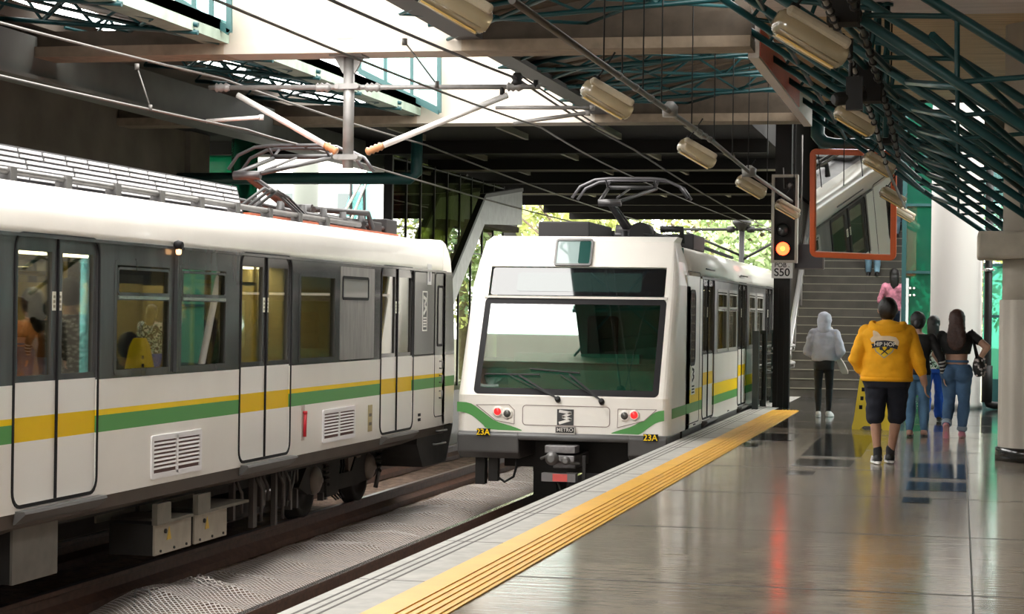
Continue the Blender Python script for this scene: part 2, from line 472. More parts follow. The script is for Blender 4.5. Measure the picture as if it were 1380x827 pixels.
# ------------------------------------------------------------------ beams and roof
ZB, Y1, Y2, GR, GL = 4.4, 21.5, 29.7, -5.4, -8.05
for i, y in enumerate((13.3, Y1, Y2)):
    b = MB(); zt_ = (5.4, 5.12, 6.3)[i]
    b.box(GL - .05, GR + .05, y - .22, y + .22, ZB, zt_)
    b.m = 2; b.box(-19, GL - .05, y - .27, y + .27, ZB - .02, ZB + .10); b.box(GR + .05, -2.2, y - .27, y + .27, ZB - .02, ZB + .10)
    b.m = 0; b.box(GL - .05, GR + .05, y - .27, y + .27, ZB - .02, ZB + .10)
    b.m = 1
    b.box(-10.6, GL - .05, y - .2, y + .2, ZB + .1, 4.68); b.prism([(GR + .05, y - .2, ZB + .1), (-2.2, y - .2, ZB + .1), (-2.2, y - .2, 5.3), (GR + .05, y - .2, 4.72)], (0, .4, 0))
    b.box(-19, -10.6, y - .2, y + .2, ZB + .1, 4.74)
    o = struct(b, 'beam', [M_concl, mat('beam_shade', (.075, .058, .042), .9, var=.2), mat('beam_lip_shade', (.25, .195, .14), .9, var=.2)]); tag(o, ['pale concrete cross beam above the camera side of the station', 'pale stained concrete cross beam that carries the catenary post', 'pale concrete cross beam at the edge of the dark mezzanine'][i], 'beam', kind='structure')  # shade outside the slot is painted in: dim lip, dark upper face
b = MB(); p = atY(464, 39, Y1 - .23)
b.box(p.x - .09, p.x + .09, Y1 - .235, Y1 - .215, p.z - .1, p.z + .1)
o = b.build('wall_plate', mat('white_plate', (.85, .85, .84), .4)); tag(o, 'small blank white plate on the face of the concrete beam', 'plate')
M_deckl = mat('roof_deck_left', (.12, .10, .08), .85, var=.2, scale=2)
b = MB()
def slab(bm, x0, z0, x1, z1, y0, y1, t=.12):
    bm.prism([(x0, y0, z0), (x1, y0, z1), (x1, y0, z1 + t), (x0, y0, z0 + t)], (0, y1 - y0, 0))
for y0, y1 in ((-14, 13.08), (13.52, Y1 - .22), (Y1 + .22, Y2 - .22)):
    slab(b, GR, 4.66, -2.2, 5.25, y0, y1)
    n = int((y1 - y0) / .55)
    for k in range(n): b.prism([(GR + .1, y0 + k * .55 + .2, 4.64), (-2.2, y0 + k * .55 + .2, 5.23), (-2.2, y0 + k * .55 + .2, 5.26), (GR + .1, y0 + k * .55 + .2, 4.67)], (0, .05, 0))
struct(b, 'ceiling_over_track', [M_deck])
b = MB()
for y0, y1 in ((-14, 13.08), (13.52, Y1 - .22), (Y1 + .22, Y2 - .22)):
    slab(b, GL, 4.62, -10.6, 5.2, y0, y1)
    n = int((y1 - y0) / .9)
    for k in range(n): b.prism([(GL - .1, y0 + k * .9 + .2, 4.61), (-10.6, y0 + k * .9 + .2, 5.19), (-10.6, y0 + k * .9 + .2, 5.22), (GL - .1, y0 + k * .9 + .2, 4.64)], (0, .05, 0))
b.box(-19, -10.4, -14, 34, 4.75, 4.95)
struct(b, 'ceiling_left', [M_deckl])
M_plank = mat('soffit_plank', (.50, .36, .21), .7, var=.3, scale=3, stretch=(.35, 6, 1))
M_plankg = mat('soffit_grey', (.64, .57, .55), .7, var=.12, scale=2, stretch=(.35, 6, 1))
b = MB()
for y0, y1, mi in ((-14, Y1, 1), (Y1, Y2 + .3, 0)):
    b.m = mi; k = y0
    while k < y1 - .05:
        b.box(-2.15, 4.0, k, min(k + .29, y1), 4.72, 4.84); k += .3
struct(b, 'ceiling', [M_plank, M_plankg])
# gutters along the slot
M_gut = mat('gutter_green', (.20, .25, .20), .6, var=.3, scale=3)
for (x, sgn, nm) in ((GL, 1, 'left'), (GR, -1, 'right')):
    for (y0, y1, lab) in ((-14, Y1 - .25, 'before the catenary beam'), (Y1 + .3, Y2 - .25, 'between the catenary beam and the mezzanine')):
        b = MB()
        pr = [(0, 4.5), (0, 4.74), (-.05 * sgn, 4.74), (-.05 * sgn, 4.56), (-.28 * sgn, 4.56), (-.28 * sgn, 4.5)]
        b.loft([[(x + a, y, z) for a, z in pr] for y in (y0, y1)])
        b.box(min(x, x - .28 * sgn), max(x, x - .28 * sgn), y0 - .015, y0, 4.5, 4.74); b.box(min(x, x - .28 * sgn), max(x, x - .28 * sgn), y1, y1 + .015, 4.5, 4.74)
        o = b.build('roof_gutter', M_gut if nm == 'left' else mat('gutter_dark', (.05, .048, .045), .6))
        tag(o, '%s roof gutter %s the slot %s' % ('weathered green' if nm == 'left' else 'dark grey', 'left of' if nm == 'left' else 'right of', lab), 'gutter')
# glazed gable panels over the left roof
for (y, pts, lab) in ((Y2 - .5, [(484, 68), (592, 68), (592, 152), (484, 97)], 'teal glazed gable panel next to the far pale beam'), (Y1 - .5, [(238, -14), (309, -14), (309, 44), (238, -2)], 'teal glazed gable panel at the top edge beside the near pale beam')):
    t = thing('gable_glazing', lab, 'window', atY(*pts[2], y))
    P3 = [atY(px, py, y) for px, py in pts]
    b = MB(); b.prism(P3, (0, .012, 0)); b.build('pane', M_tglass, t)
    b = MB()
    for i in range(4): b.bar(P3[i], P3[(i + 1) % 4], .045, .06)
    for f in (.33, .66):
        tp = P3[0].lerp(P3[1], f); bt = P3[3].lerp(P3[2], f); b.bar(tp, bt, .035, .05)
    b.build('frame', M_tealp, t)
    b = MB(); b.bar(P3[0] + V((-1.2, 0, .3)), P3[2] + V((0, 0, .05)), .04, .05); b.build('brace', M_tealp, t)
# longitudinal girder on the left
b = MB(); b.box(-10.6, -10.4, -14, 40, 4.15, 4.62); b.box(-10.72, -10.28, -14, 40, 4.1, 4.15)
o = struct(b, 'beam_longitudinal', [mat('girder', (.09, .095, .085), .6, var=.2, scale=2)])
tag(o, 'grey green steel girder running along the left platform roof', 'girder', kind='structure')

# ------------------------------------------------------------------ trusses
def truss(y, x0, z0, x1, z1, n, lab, grp, depth=.42, r=.028, mtl=None):
    t = thing('roof_truss', lab, 'truss', (x0, y, z0), grp)
    lo0, lo1 = V((x0, y, z0 - .1)), V((x1, y, z1 - depth)); hi0, hi1 = V((x0, y, z0 - .02)), V((x1, y, z1 - .02))
    b = MB(); b.tube([hi0, hi1], r); b.build('top_chord', mtl or M_teal, t)
    b = MB(); b.tube([lo0, lo1], r); b.build('bottom_chord', mtl or M_teal, t)
    b = MB(); zz = [lo0]
    for i in range(n): zz += [hi0.lerp(hi1, (i + .5) / n), lo0.lerp(lo1, (i + 1) / n)]
    for i in range(len(zz) - 1): b.tube([zz[i], zz[i + 1]], r * .62, 6, cap=False)
    b.build('lattice', mtl or M_teal, t)
    return t
for k, y in enumerate((14.6, 16.4, 18.2, 20.2)):
    truss(y, GR - .05, 4.62, -2.25, 5.15, 4, 'dark green tube truss under the platform roof before the catenary beam', 'trusses of the near roof bay, platform side')
    truss(y, GL + .05, 4.58, -10.4, 5.1, 4, 'dark green tube truss under the left roof before the catenary beam', 'trusses of the near roof bay, left side')
for k, y in enumerate((22.6, 24.4, 26.2, 28.2)):
    truss(y, GR - .05, 4.62, -2.25, 5.15, 4, 'dark green tube truss under the platform roof between the two pale beams', 'trusses of the far roof bay, platform side')
    truss(y, GL + .05, 4.58, -10.4, 5.1, 4, 'dark green tube truss under the left roof between the two pale beams', 'trusses of the far roof bay, left side')
# diagonal ties between the trusses (fans seen under each bay)
for (ya, yb, lab) in ((13.6, Y1 - .3, 'near'), (Y1 + .3, Y2 - .3, 'far')):
    for (xa, xb, sd) in ((GR - .1, -2.4, 'platform'), (GL - .1, -10.3, 'left')):
        b = MB()
        n = 4; st = (yb - ya) / n
        for i in range(n):
            y0 = ya + i * st
            for fx in (0, .5):
                p = V((xa + (xb - xa) * fx, y0, 4.5 + .3 * fx)); q = V((xa + (xb - xa) * (fx + .5), y0 + st, 4.5 + .3 * (fx + .5)))
                b.tube([p, q], .02, 6); b.tube([V((q.x, p.y, q.z)), V((p.x, q.y, p.z))], .02, 6)
        o = b.build('roof_bracing', M_teal)
        tag(o, 'crossed green tie tubes under the %s roof in the %s bay' % (sd, lab), 'bracing')
# inclined struts over the platform
def inclined_strut(y, lab):
    t = thing('inclined_strut', lab, 'strut', (1.2, y, 2.2), 'inclined green strut frames over the platform')
    a, c = V((-2.35, y, 4.66)), V((1.95, y, 1.72))
    d = (c - a)
    off = V((.10, 0, .16))
    b = MB(); b.tube([a, c], .036, 8); b.build('lower_chord', M_teal, t)
    b = MB(); b.tube([a + V((.5, 0, .02)), c + V((.12, .0, .42))], .036, 8); b.build('upper_chord', M_teal, t)
    b = MB(); zz = [a + V((.5, 0, .02))]
    for i in range(6): zz += [a + d * ((i + .5) / 6.5), a + V((.5, 0, .02)) + (d + V((-.38, 0, .40))) * min(1, (i + 1.0) / 6.5)]
    for i in range(len(zz) - 1): b.tube([zz[i], zz[i + 1]], .02, 6, cap=False)
    b.build('lattice', M_teal, t)
    return t
FY = [13.4, 15.6, 17.6, 19.6, 21.4, 23.4, 25.6, 28.0, 30.6]
for y in FY: inclined_strut(y, 'dark green inclined tube strut frame sloping down over the platform')
for i in range(len(FY) - 1):
    b = MB()
    for s0, s1, up_ in ((.15, .15, 0), (.3, .42, .0), (.55, .45, .0), (.72, .85, 0), (.5, .75, .2)):
        a = V((-2.35, FY[i], 4.66)).lerp(V((1.95, FY[i], 1.72)), s0); c = V((-2.35, FY[i + 1], 4.66)).lerp(V((1.95, FY[i + 1], 1.72)), s1)
        b.tube([a + V((0, 0, up_)), c + V((0, 0, up_))], .026, 6)
    o = b.build('strut_tie', M_teal); tag(o, 'green tie tubes joining neighbouring inclined strut frames over the platform', 'ties', 'ties between inclined strut frames')
for dx in (0, .12, .21):
    b = MB(); p = atY(1168 + dx * 130, 60, 20.6)
    b.tube([(p.x, 20.6, 3.35), (p.x, 20.6, 4.75)], .03, 8); b.lathe((p.x, 20.6, 4.68), [(.06, 0), (.06, .03)])
    o = b.build('hanger_tube', M_teal); tag(o, 'vertical green hanger tube above the lamp cables', 'hanger', 'vertical green hanger tubes')
# fascia with a red panel
b = MB(); b.box(-2.28, -2.16, Y1 + .3, Y2 + .1, 4.33, 4.72)
o = thing('fascia_box', 'long white lightbox fascia with a red panel, hung along the edge of the plank ceiling', 'fascia', (-2.2, 25, 4.33))
b.build('housing', mat('fascia_white', (.55, .50, .45), .5), o)
b = MB(); b.box(-2.161, -2.15, Y1 + .35, Y2 - 2.4, 4.36, 4.69); r_ = b.build('red_panel', mat('fascia_red', (.62, .10, .07), .4, var=.15, scale=1), o); r_['label'] = 'red panel'
# teal pipe carrying the mirror
b = MB(); b.tube([(-2.2, 31.6, 4.7), (-2.2, 31.6, 4.36), (-2.1, 31.6, 4.24), (-1.9, 31.6, 4.2), (3.4, 31.6, 4.2)], .11, 12)
o = b.build('roof_pipe', M_tealp); tag(o, 'thick dark teal pipe running across above the orange framed mirror', 'pipe')
b = MB(); b.tube([(-13.5, 32, 3.72), (-8.9, 32, 3.72), (-8.8, 32, 3.8), (-8.8, 32, 4.6)], .1, 12)
o = b.build('roof_pipe', M_tealp); tag(o, 'thick dark teal pipe crossing behind the left train roof', 'pipe')

# ------------------------------------------------------------------ mezzanine bridge
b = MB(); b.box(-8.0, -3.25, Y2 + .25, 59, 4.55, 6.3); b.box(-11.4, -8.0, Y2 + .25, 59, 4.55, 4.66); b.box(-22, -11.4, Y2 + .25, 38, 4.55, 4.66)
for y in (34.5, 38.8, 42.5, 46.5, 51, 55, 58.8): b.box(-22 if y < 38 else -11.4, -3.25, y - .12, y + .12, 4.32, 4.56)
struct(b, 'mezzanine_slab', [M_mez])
M_glint = mat('beam_glint', (.20, .185, .13), .5)
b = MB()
for y in (38.8, 46.5): b.box(-11.4, -3.25, y - .14, y - .12, 4.31, 4.345)  # pale strips paint the foliage glint along the lower flange edges
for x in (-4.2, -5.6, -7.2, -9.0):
    for y in (31.0, 35.6, 39.6, 47.5): b.box(x - .03, x + .03, y, y + 2.2, 4.45, 4.55)  # pale bars, their lit look put into the colour
struct(b, 'trim_mezzanine_glint', [M_glint])
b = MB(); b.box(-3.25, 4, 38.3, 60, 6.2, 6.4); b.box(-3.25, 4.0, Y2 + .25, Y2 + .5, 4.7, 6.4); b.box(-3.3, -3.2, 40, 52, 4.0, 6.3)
b.box(-3.25, 1.6, Y2 + .5, 33.8, 5.7, 5.9); b.box(2.4, 4.2, 38.0, 38.2, 0, 6.4); struct(b, 'ceiling_stairwell_blocker', [M_mez])  # short cover slab and side box added to hold back sky light

# ------------------------------------------------------------------ staircase on the right
M_step = mat('step_slate', (.072, .064, .050), .5, var=.3, scale=2.5)
M_nose = mat('step_nosing', (.26, .24, .18), .5)
t = thing('staircase', 'wide dark slate staircase climbing from the end of the platform', 'staircase', (-2.1, 38.4, 0))
b = MB(); SY, SR, NX0, NX1 = 38.35, .17, -3.2, -1.0
NST = 30
for i in range(NST):
    y = SY + .3 * i; b.m = 0; b.box(NX0, NX1, y, y + .32 if i < NST - 1 else y + 3, -.02 if i == 0 else SR * i - .05, SR * (i + 1) - .012)
    b.box(NX0, NX1, y + .02, y + .34, SR * i - .05, SR * (i + 1) - .02)
    b.m = 1; b.box(NX0, NX1, y - .012, y + .03, SR * (i + 1) - .018, SR * (i + 1))
    b.m = 2
    for x in (-1.9, -2.6): b.box(x, x + .012, y - .002, y, SR * i, SR * (i + 1) - .02)
b.build('steps', [M_step, M_nose, M_joint], t)
b = MB(); b.prism([(-3.28, SY - .1, 0), (-3.28, SY - .1, .32), (-3.28, SY + 9, 5.4), (-3.28, SY + 9, 5.0)], (.08, 0, 0))
b.build('stringer', mat('stringer_tile', (.42, .39, .34), .4, var=.5, scale=18), t)
def stair_rail(x):
    b = MB(); b.tube([(x, SY - .35, .9), (x, SY - .1, .93), (x, SY + 9, .93 + 9 * SR / .3)], .042, 8)
    b.tube([(x, SY - .1, .62), (x, SY + 9, .62 + 9 * SR / .3)], .02, 8)
    for k in range(7): b.tube([(x, SY + k * 1.45, k * 1.45 * SR / .3 + .1), (x, SY + k * 1.45, k * 1.45 * SR / .3 + .93)], .02, 8)
    h = b.build('handrail', M_pale, t)
stair_rail(-3.16); stair_rail(-1.08)
# green glass screen behind the column
t = thing('glass_screen', 'green glass wall panel between the staircase and the round white column', 'glass screen', (-.5, 37.9, 0))
b = MB(); b.box(-1.0, .3, 38.0, 38.03, 0.05, 5.6); b.build('pane', M_gglass, t)
b = MB()
for z in (.0, 1.0, 2.35, 3.6, 4.5): b.box(-1.0, .3, 37.97, 38.06, z, z + .05)
b.box(-1.06, -.98, 37.95, 38.08, 0, 5.6); b.box(.28, .36, 37.95, 38.08, 0, 5.6)
b.build('frame', M_tealp, t)
b = MB()
for z in (1.95, 2.08):
    for x in (-.9, -.83): b.lathe((x, 37.99, z), [(.022, 0), (.022, -.02)], (0, 1, 0), 8)
b.build('glass_bolt', M_steel, t)
t = thing('glass_screen', 'pale teal glass screen between the black drainpipe and the near pillar', 'glass screen', (1.2, 37.9, 0))
b = MB(); b.box(.42, 2.4, 38.0, 38.03, .42, 2.5); b.build('pane', glass('pale_green_glass', (.3, .75, .6), .05, body=.6, bodycol=(.20, .62, .45)), t)
b = MB(); b.box(.42, 2.4, 37.97, 38.06, .0, .42); b.box(.42, 2.4, 37.97, 38.06, 1.55, 1.6); b.box(.42, 2.4, 37.97, 38.06, 2.5, 2.55); b.build('frame', M_tealp, t)
b = MB(); b.box(.42, 2.4, 38.0, 38.03, 3.15, 4.3); b.build('upper_pane', M_tglass, t)
t = thing('side_glazing', 'teal side window strips in the right wall, mirrored in the left train windows', 'window', (4.1, 33, 0))
for (ya, yb) in ((29.2, 30.4), (33.4, 34.2), (37.0, 37.7)):
    b = MB(); b.box(4.08, 4.11, ya, yb, 0, 3.9); b.build('pane', M_tglass, t)
# columns
M_col = mat('column_paint', (.45, .43, .40), .75, var=.06, scale=.7, stretch=(1, 1, .4))
def column(x, y, r, z0, z1, m, lab):
    b = MB(); b.lathe((x, y, z0), [(r + .03, 0), (r + .03, .1), (r, .11), (r, z1 - z0)], seg=40)
    o = b.build('column', m); tag(o, lab, 'column', kind='structure'); return o
column(-.06, 35.05, .43, 0, 5.6, M_col, 'round pale plastered column beside the green glass at the end of the platform')
b = MB(); x, y = .47, 34.8
b.tube([(x, y, 4.6), (x, y, .16), (x + .03, y, .09), (x + .12, y - .02, .07), (x + .35, y - .05, .07)], .065, 10); b.lathe((x, y, .12), [(.09, 0), (.09, .62)], seg=10)
t = thing('drainpipe', 'black drainpipe running down beside the round pale column', 'drainpipe', (x, y, 0))
b.build('pipe', M_blk, t)
b = MB(); b.lathe((x, y, 2.33), [(.085, 0), (.085, .05)], seg=12); b.bar((x - .1, y - .02, 2.355), (x + .1, y - .02, 2.355), .03); b.build('bracket', M_steel, t)
# near pillar
t = thing('pillar', 'near fluted concrete pillar with a heavy square capital at the right edge', 'pillar', (1.02, 22.3, 0))
PX, PY = .85, 22.45
prof = [(PX + .42 * math.cos(a) * (1 + .018 * math.cos(a * 14)), PY + .42 * math.sin(a) * (1 + .018 * math.cos(a * 14))) for a in [2 * PI * k / 112 for k in range(112)]]
b = MB(); b.loft([[(x, y, z) for x, y in prof] for z in (.12, 1.74)]); b.build('cladding', mat('pillar_cladding', (.50, .46, .40), .8, var=.1, scale=1, stretch=(4, 4, .3)), t)
b = MB(); b.lathe((PX, PY, 0), [(.455, 0), (.455, .14), (.43, .15)], seg=40); b.build('base', mat('pillar_base', (.02, .02, .02), .12), t)
b = MB(); b.lathe((PX, PY, 1.7), [(.40, 0), (.40, .5)], seg=32); b.lathe((PX + .16, PY - .3, 1.72), [(.16, 0), (.19, .06), (.19, .2), (.12, .26)], seg=20); b.build('shaft', M_conc, t)
b = MB(); b.box(PX - .67, PX + .75, PY - .5, PY + .5, 2.18, 2.47); b.build('capital', mat('pillar_capital', (.50, .46, .38), .85, var=.2, scale=3, bump=.1), t, bevel=.03)
b = MB(); b.lathe((PX, PY, 2.45), [(.40, 0), (.40, 2.3)], seg=32); b.build('upper_shaft', M_conc, t)

b = MB(); b.box(4.0, 4.2, -14, 27, 0, 4.84); b.box(4.0, 4.2, 27, 38.2, 3.9, 4.84); b.box(4.0, 4.2, 38.2, 60, 0, 6.4); b.box(4.0, 4.2, 27, 29.2, 0, 3.9); b.box(4.0, 4.2, 30.4, 33.4, 0, 3.9); b.box(4.0, 4.2, 34.2, 37.0, 0, 3.9); b.box(4.0, 4.2, 37.7, 38.2, 0, 3.9); b.box(-3.38, -3.3, 40.2, 52, 0, 4.6); b.box(-3.3, 4.2, 52, 52.2, 4.5, 6.4); struct(b, 'wall_right_blocker', [M_concd])  # mostly out of view, added to keep side light off platform and stairs
b = MB(); b.box(-2.2, 4.2, -14.3, -14, 0, 5.4); b.box(-19, -8.6, -14.3, -14, -1.2, 5.2); b.box(-8.6, -2.2, -14.3, -14, 3.9, 5.4); struct(b, 'wall_back_blocker', [M_concd])  # out of view, added so light enters only over the tracks
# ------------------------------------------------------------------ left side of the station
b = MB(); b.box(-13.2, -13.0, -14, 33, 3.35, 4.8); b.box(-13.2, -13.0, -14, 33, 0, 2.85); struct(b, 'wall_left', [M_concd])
b = MB(); b.box(-13.4, -12.9, 32.3, 33.2, 0, 4.8)
for y in (12, 17, 22, 27): b.box(-13.15, -13.0, y, y + .12, 2.8, 3.4)
b.box(-13.2, -12.95, 5, 33, 3.05, 3.12)
struct(b, 'wall_left_frame', [M_concd])
def gscreen(px0, px1, y, z1, lab):
    a, c = atY(px0, 200, y), atY(px1, 200, y)
    t = thing('glass_screen', lab, 'glass screen', ((a.x + c.x) / 2, y, 0))
    b = MB(); b.box(a.x, c.x, y, y + .03, 0, z1); b.build('pane', M_gglass, t)
    b = MB(); b.box(a.x - .04, a.x + .02, y - .03, y + .05, 0, z1); b.box(c.x - .02, c.x + .04, y - .03, y + .05, 0, z1)
    for z in (1.0, 2.9, 3.3): b.box(a.x, c.x, y - .02, y + .04, z, z + .05)
    b.build('frame', M_tealp, t)
gscreen(136, 168, 35.5, 4.7, 'narrow bright green glass screen at the left platform wall')
gscreen(246, 276, 35.0, 4.7, 'green glass screen beside the concrete column on the left platform')
gscreen(280, 316, 35.6, 4.7, 'dark green glass screen behind the left train pantograph')
t = thing('glass_column', 'round green glass clad column at the pantograph of the left train', 'column', (atY(330, 200, 34).x, 34, 0))
b = MB(); b.lathe((atY(330, 200, 34).x, 34, 0), [(.24, 0), (.24, 4.7)], seg=24); b.build('cladding', M_gglass, t)
b = MB(); b.lathe((atY(330, 200, 34).x, 34, 0), [(.1, 0), (.1, 4.7)], seg=12); b.build('core', M_tealp, t)
column(atY(208, 200, 36).x, 36, .42, 0, 4.8, mat('column_left', (.30, .28, .24), .8, var=.1), 'round grey concrete column behind the roof of the left train')
column(atY(412, 250, 40).x, 40, .27, 0, 4.6, mat('column_dark', (.12, .13, .11), .8), 'dark green grey column seen past the left train pantograph')
b = MB(); b.box(atY(186, 200, 35).x - .06, atY(186, 200, 35).x + .06, 34.9, 35.0, 0, 4.7); o = b.build('downpipe', M_steel); tag(o, 'pale vertical pipe in front of the grey column on the left platform', 'pipe')
# glass stair enclosure
t = thing('glass_curtain_wall', 'dark reflective glass wall of the stair enclosure behind the left train', 'glass wall', (-10.1, 39, 0))
b = MB(); b.box(-10.12, -10.1, 35.0, 44.2, 0, 4.36); b.build('pane', M_dkglass, t)
b = MB()
y = 35.0
while y < 44.3: b.box(-10.14, -10.08, y - .018, y + .018, 0, 4.36); y += 1.02
for z in (2.75, 4.3): b.box(-10.13, -10.09, 35.0, 44.2, z, z + .025)
b.box(-10.2, -10.05, 34.9, 35.0, 0, 4.4)
b.build('mullion', M_blk, t)
for (q0, q1) in (((606, 270), (614, 254)), ((607, 281), (615, 265)), ((586, 306), (595, 289)), ((587, 319), (597, 303)), ((623, 246), (630, 236))):
    b = MB(); b.tube([atX(*q0, -10.22), atX(*q1, -10.22)], .022, 6); b.build('handrail', M_pale, t)
b = MB(); b.box(-12.7, -12.6, 43.4, 57, 3.55, 5.4); struct(b, 'dark_backing_panel', [M_mez])  # dark panel added behind the glass so its upper part looks black
# left staircase with sloping parapets
t = thing('staircase', 'sloping grey stair flight rising between the left train and the parked train', 'staircase', (-10.3, 38, 0))
b = MB(); LY, s_ = 34.9, .18 / .28
for i in range(19): b.prism([(-9.95, LY + .28 * i, .18 * i - .12), (-9.95, LY + .28 * i, .18 * (i + 1)), (-9.95, LY + .28 * i + .3, .18 * (i + 1)), (-9.95, LY + .28 * i + .3, .18 * i + .06)], (.32, 0, 0))
b.box(-9.95, -9.63, LY + 5.3, LY + 8.8, 3.3, 3.42)
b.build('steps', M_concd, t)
for x in (-9.65,):
    b = MB(); T_ = LY + 5.25; zt_ = 5.25 * s_
    b.prism([(x, LY, .0), (x, LY, .5), (x, T_, .5 + zt_), (x, T_ + 3.6, .5 + zt_ + .35), (x, T_ + 3.6, zt_ + .1), (x, T_, zt_ - .05), (x, LY + .3, 0)], (.08, 0, 0))
    b.build('parapet', mat('stair_parapet', (.17, .185, .165), .4, var=.2), t)
    b = MB(); b.bar((x + .04, LY, .54), (x + .04, T_, .54 + zt_), .12, .08); b.bar((x + .04, T_, .54 + zt_), (x + .04, T_ + 3.6, .54 + zt_ + .35), .12, .08); b.build('coping', M_blk, t)
# glass balustrade with steel rails further left
t = thing('glass_balustrade', 'teal glass balustrade with two steel handrails seen past the catenary post', 'balustrade', atY(520, 300, 44))
pts = [atY(452, 322, 44), atY(506, 322, 44), atY(506, 222, 44), atY(478, 240, 44)]
b = MB(); b.prism(pts, (0, .02, 0)); b.build('pane', M_tglass, t)
b = MB()
for dy in (0, 12): b.tube([atY(448 + dy, 318 + dy, 43.9), atY(497, 226 + dy, 43.9), atY(510, 229 + dy, 43.9)], .035, 8)
b.build('handrail', M_steel, t)
b = MB()
for px in (473, 491): b.tube([atY(px, 322, 43.95), atY(px, 245, 43.95)], .035, 6)
b.build('post', M_blk, t)

# ------------------------------------------------------------------ outdoors
b = MB(); b.add([(-120, -20, -1.4), (120, -20, -1.4), (120, 200, -1.4), (-120, 200, -1.4)], [(0, 1, 2, 3)])
struct(b, 'ground', [mat('outdoor_ground', (.16, .16, .10), .95, var=.3, scale=.4)])
def building(name, x0, x1, y0, y1, z1, lab):
    t = thing(name, lab, 'building', ((x0 + x1) / 2, y0, -1.4))
    b = MB(); b.box(x0, x1, y0, y1, -1.4, z1); b.box(x0 - .3, x1 + .3, y0 - .3, y1 + .3, z1, z1 + .4); b.build('wall', mat('white_render', (.80, .77, .74), .8, var=.06, scale=.5), t)
    x = x0 + 1
    while x < x1 - 1.5:
        z = .2
        while z < z1 - 1.5:
            b = MB(); b.box(x, x + 1.2, y0 - .06, y0 + .05, z, z + 1.3); f = b.build('window', mat('win_frame', (.3, .3, .3), .5), t)
            b = MB()
            b.box(x + .07, x + 1.13, y0 - .08, y0 - .055, z + .07, z + 1.23); b.build('pane', mat('far_pane', (.06, .08, .08), .1), f)
            z += 2.4
        x += 2.6
building('white_building', -31, -20.8, 78, 92, 8.0, 'white rendered building seen past the left platform column')
M_leaf1 = [mat('leaves_%s' % n, c, .7, var=.4, scale=3) for n, c in (('yellow', (.36, .40, .12)), ('fresh', (.30, .40, .18)), ('deep', (.16, .26, .12)))]
M_trunk = mat('bark', (.10, .075, .05), .9, var=.3)
def tree(x, y, h, r, mi, lab, n=2600):
    rnd = random.Random(int(x * 31 + y * 7))
    t = thing('tree', lab, 'tree', (x, y, -1.4), 'trees beyond the station')
    b = MB(); b.tube([(x, y, -1.4), (x + .2, y, h * .35), (x - .1, y + .2, h * .8)], [.28, .2, .06], 8)
    for k in range(6):
        a = k * 1.05; b.tube([(x + .1, y, h * .3 + k * .3), (x + r * .7 * math.cos(a), y + r * .7 * math.sin(a), h * .55 + k * .3)], [.1, .03], 6)
    b.build('trunk', M_trunk, t)
    b = MB()
    blobs = [(V((x + rnd.uniform(-.75, .75) * r, y + rnd.uniform(-.75, .75) * r, h * .5 + rnd.uniform(-.55, .5) * h * .55)), rnd.uniform(.3, .55) * r) for _ in range(16)]
    for _ in range(n):
        c, br = rnd.choice(blobs)
        d = V((rnd.gauss(0, 1), rnd.gauss(0, 1), rnd.gauss(0, 1))).normalized() * br * rnd.uniform(.6, 1.05)
        p = c + d; s = rnd.uniform(.09, .2)
        u = V((rnd.gauss(0, 1), rnd.gauss(0, 1), rnd.gauss(0, 1))).normalized(); v_ = u.cross(V((rnd.gauss(0, 1), rnd.gauss(0, 1), rnd.gauss(0, 1)))).normalized()
        b.add([p - u * s, p + v_ * s * .5, p + u * s, p - v_ * s * .5], [(0, 1, 2, 3)])
    b.build('foliage', M_leaf1[mi], t, fix=False)
TL = ['yellow green leafy tree beyond the dark mezzanine', 'fresh green leafy tree in the daylight beyond the tracks', 'deep green leafy tree in the daylight beyond the tracks']
k = 0
for (x, y, h, r) in ((-16.6, 67, 6.5, 2.3), (-14.5, 76, 8.5, 3.4), (-12.5, 66, 7.0, 2.9), (-9.2, 74, 9, 3.4), (-6.2, 67, 8, 2.7), (-2.6, 75, 9, 3.2), (0.6, 84, 9, 3.4), (-9.8, 86, 11, 3.8), (-18.2, 88, 10, 3.2), (-4.5, 87, 11, 3.6), (-13.6, 58, 4.6, 1.4)):
    mi = (0 if x < -11 and y < 73 else k % 3); tree(x, y, h, r, mi, TL[mi], 3200 if y < 70 else 2600); k += 1
# line-side masts far down the track
t = thing('line_mast', 'black line mast with cross arms beyond the far end of the parked train', 'mast', (-6.6, 63, -1.2))
p = atY(1000, 297, 63)
b = MB(); b.tube([(p.x, 63, -1.2), (p.x, 63, p.z)], .09, 8); b.lathe((p.x, 63, p.z - .35), [(.08, 0), (.3, .25), (.3, .35)]); b.build('post', M_blk, t)
b = MB(); b.tube([atY(905, 309, 63), atY(1040, 309, 63)], .05, 6); b.tube([atY(925, 313, 63), atY(1000, 345, 63)], .045, 6); b.tube([atY(1000, 350, 63), atY(1040, 328, 63)], .045, 6); b.build('cross_arm', M_blk, t)
b = MB()
for px in (912, 985, 1012): b.lathe(atY(px, 309, 63), [(.09, -.12), (.11, 0), (.09, .12)], (1, 0, 0), 8)
b.build('insulator', M_blk, t)
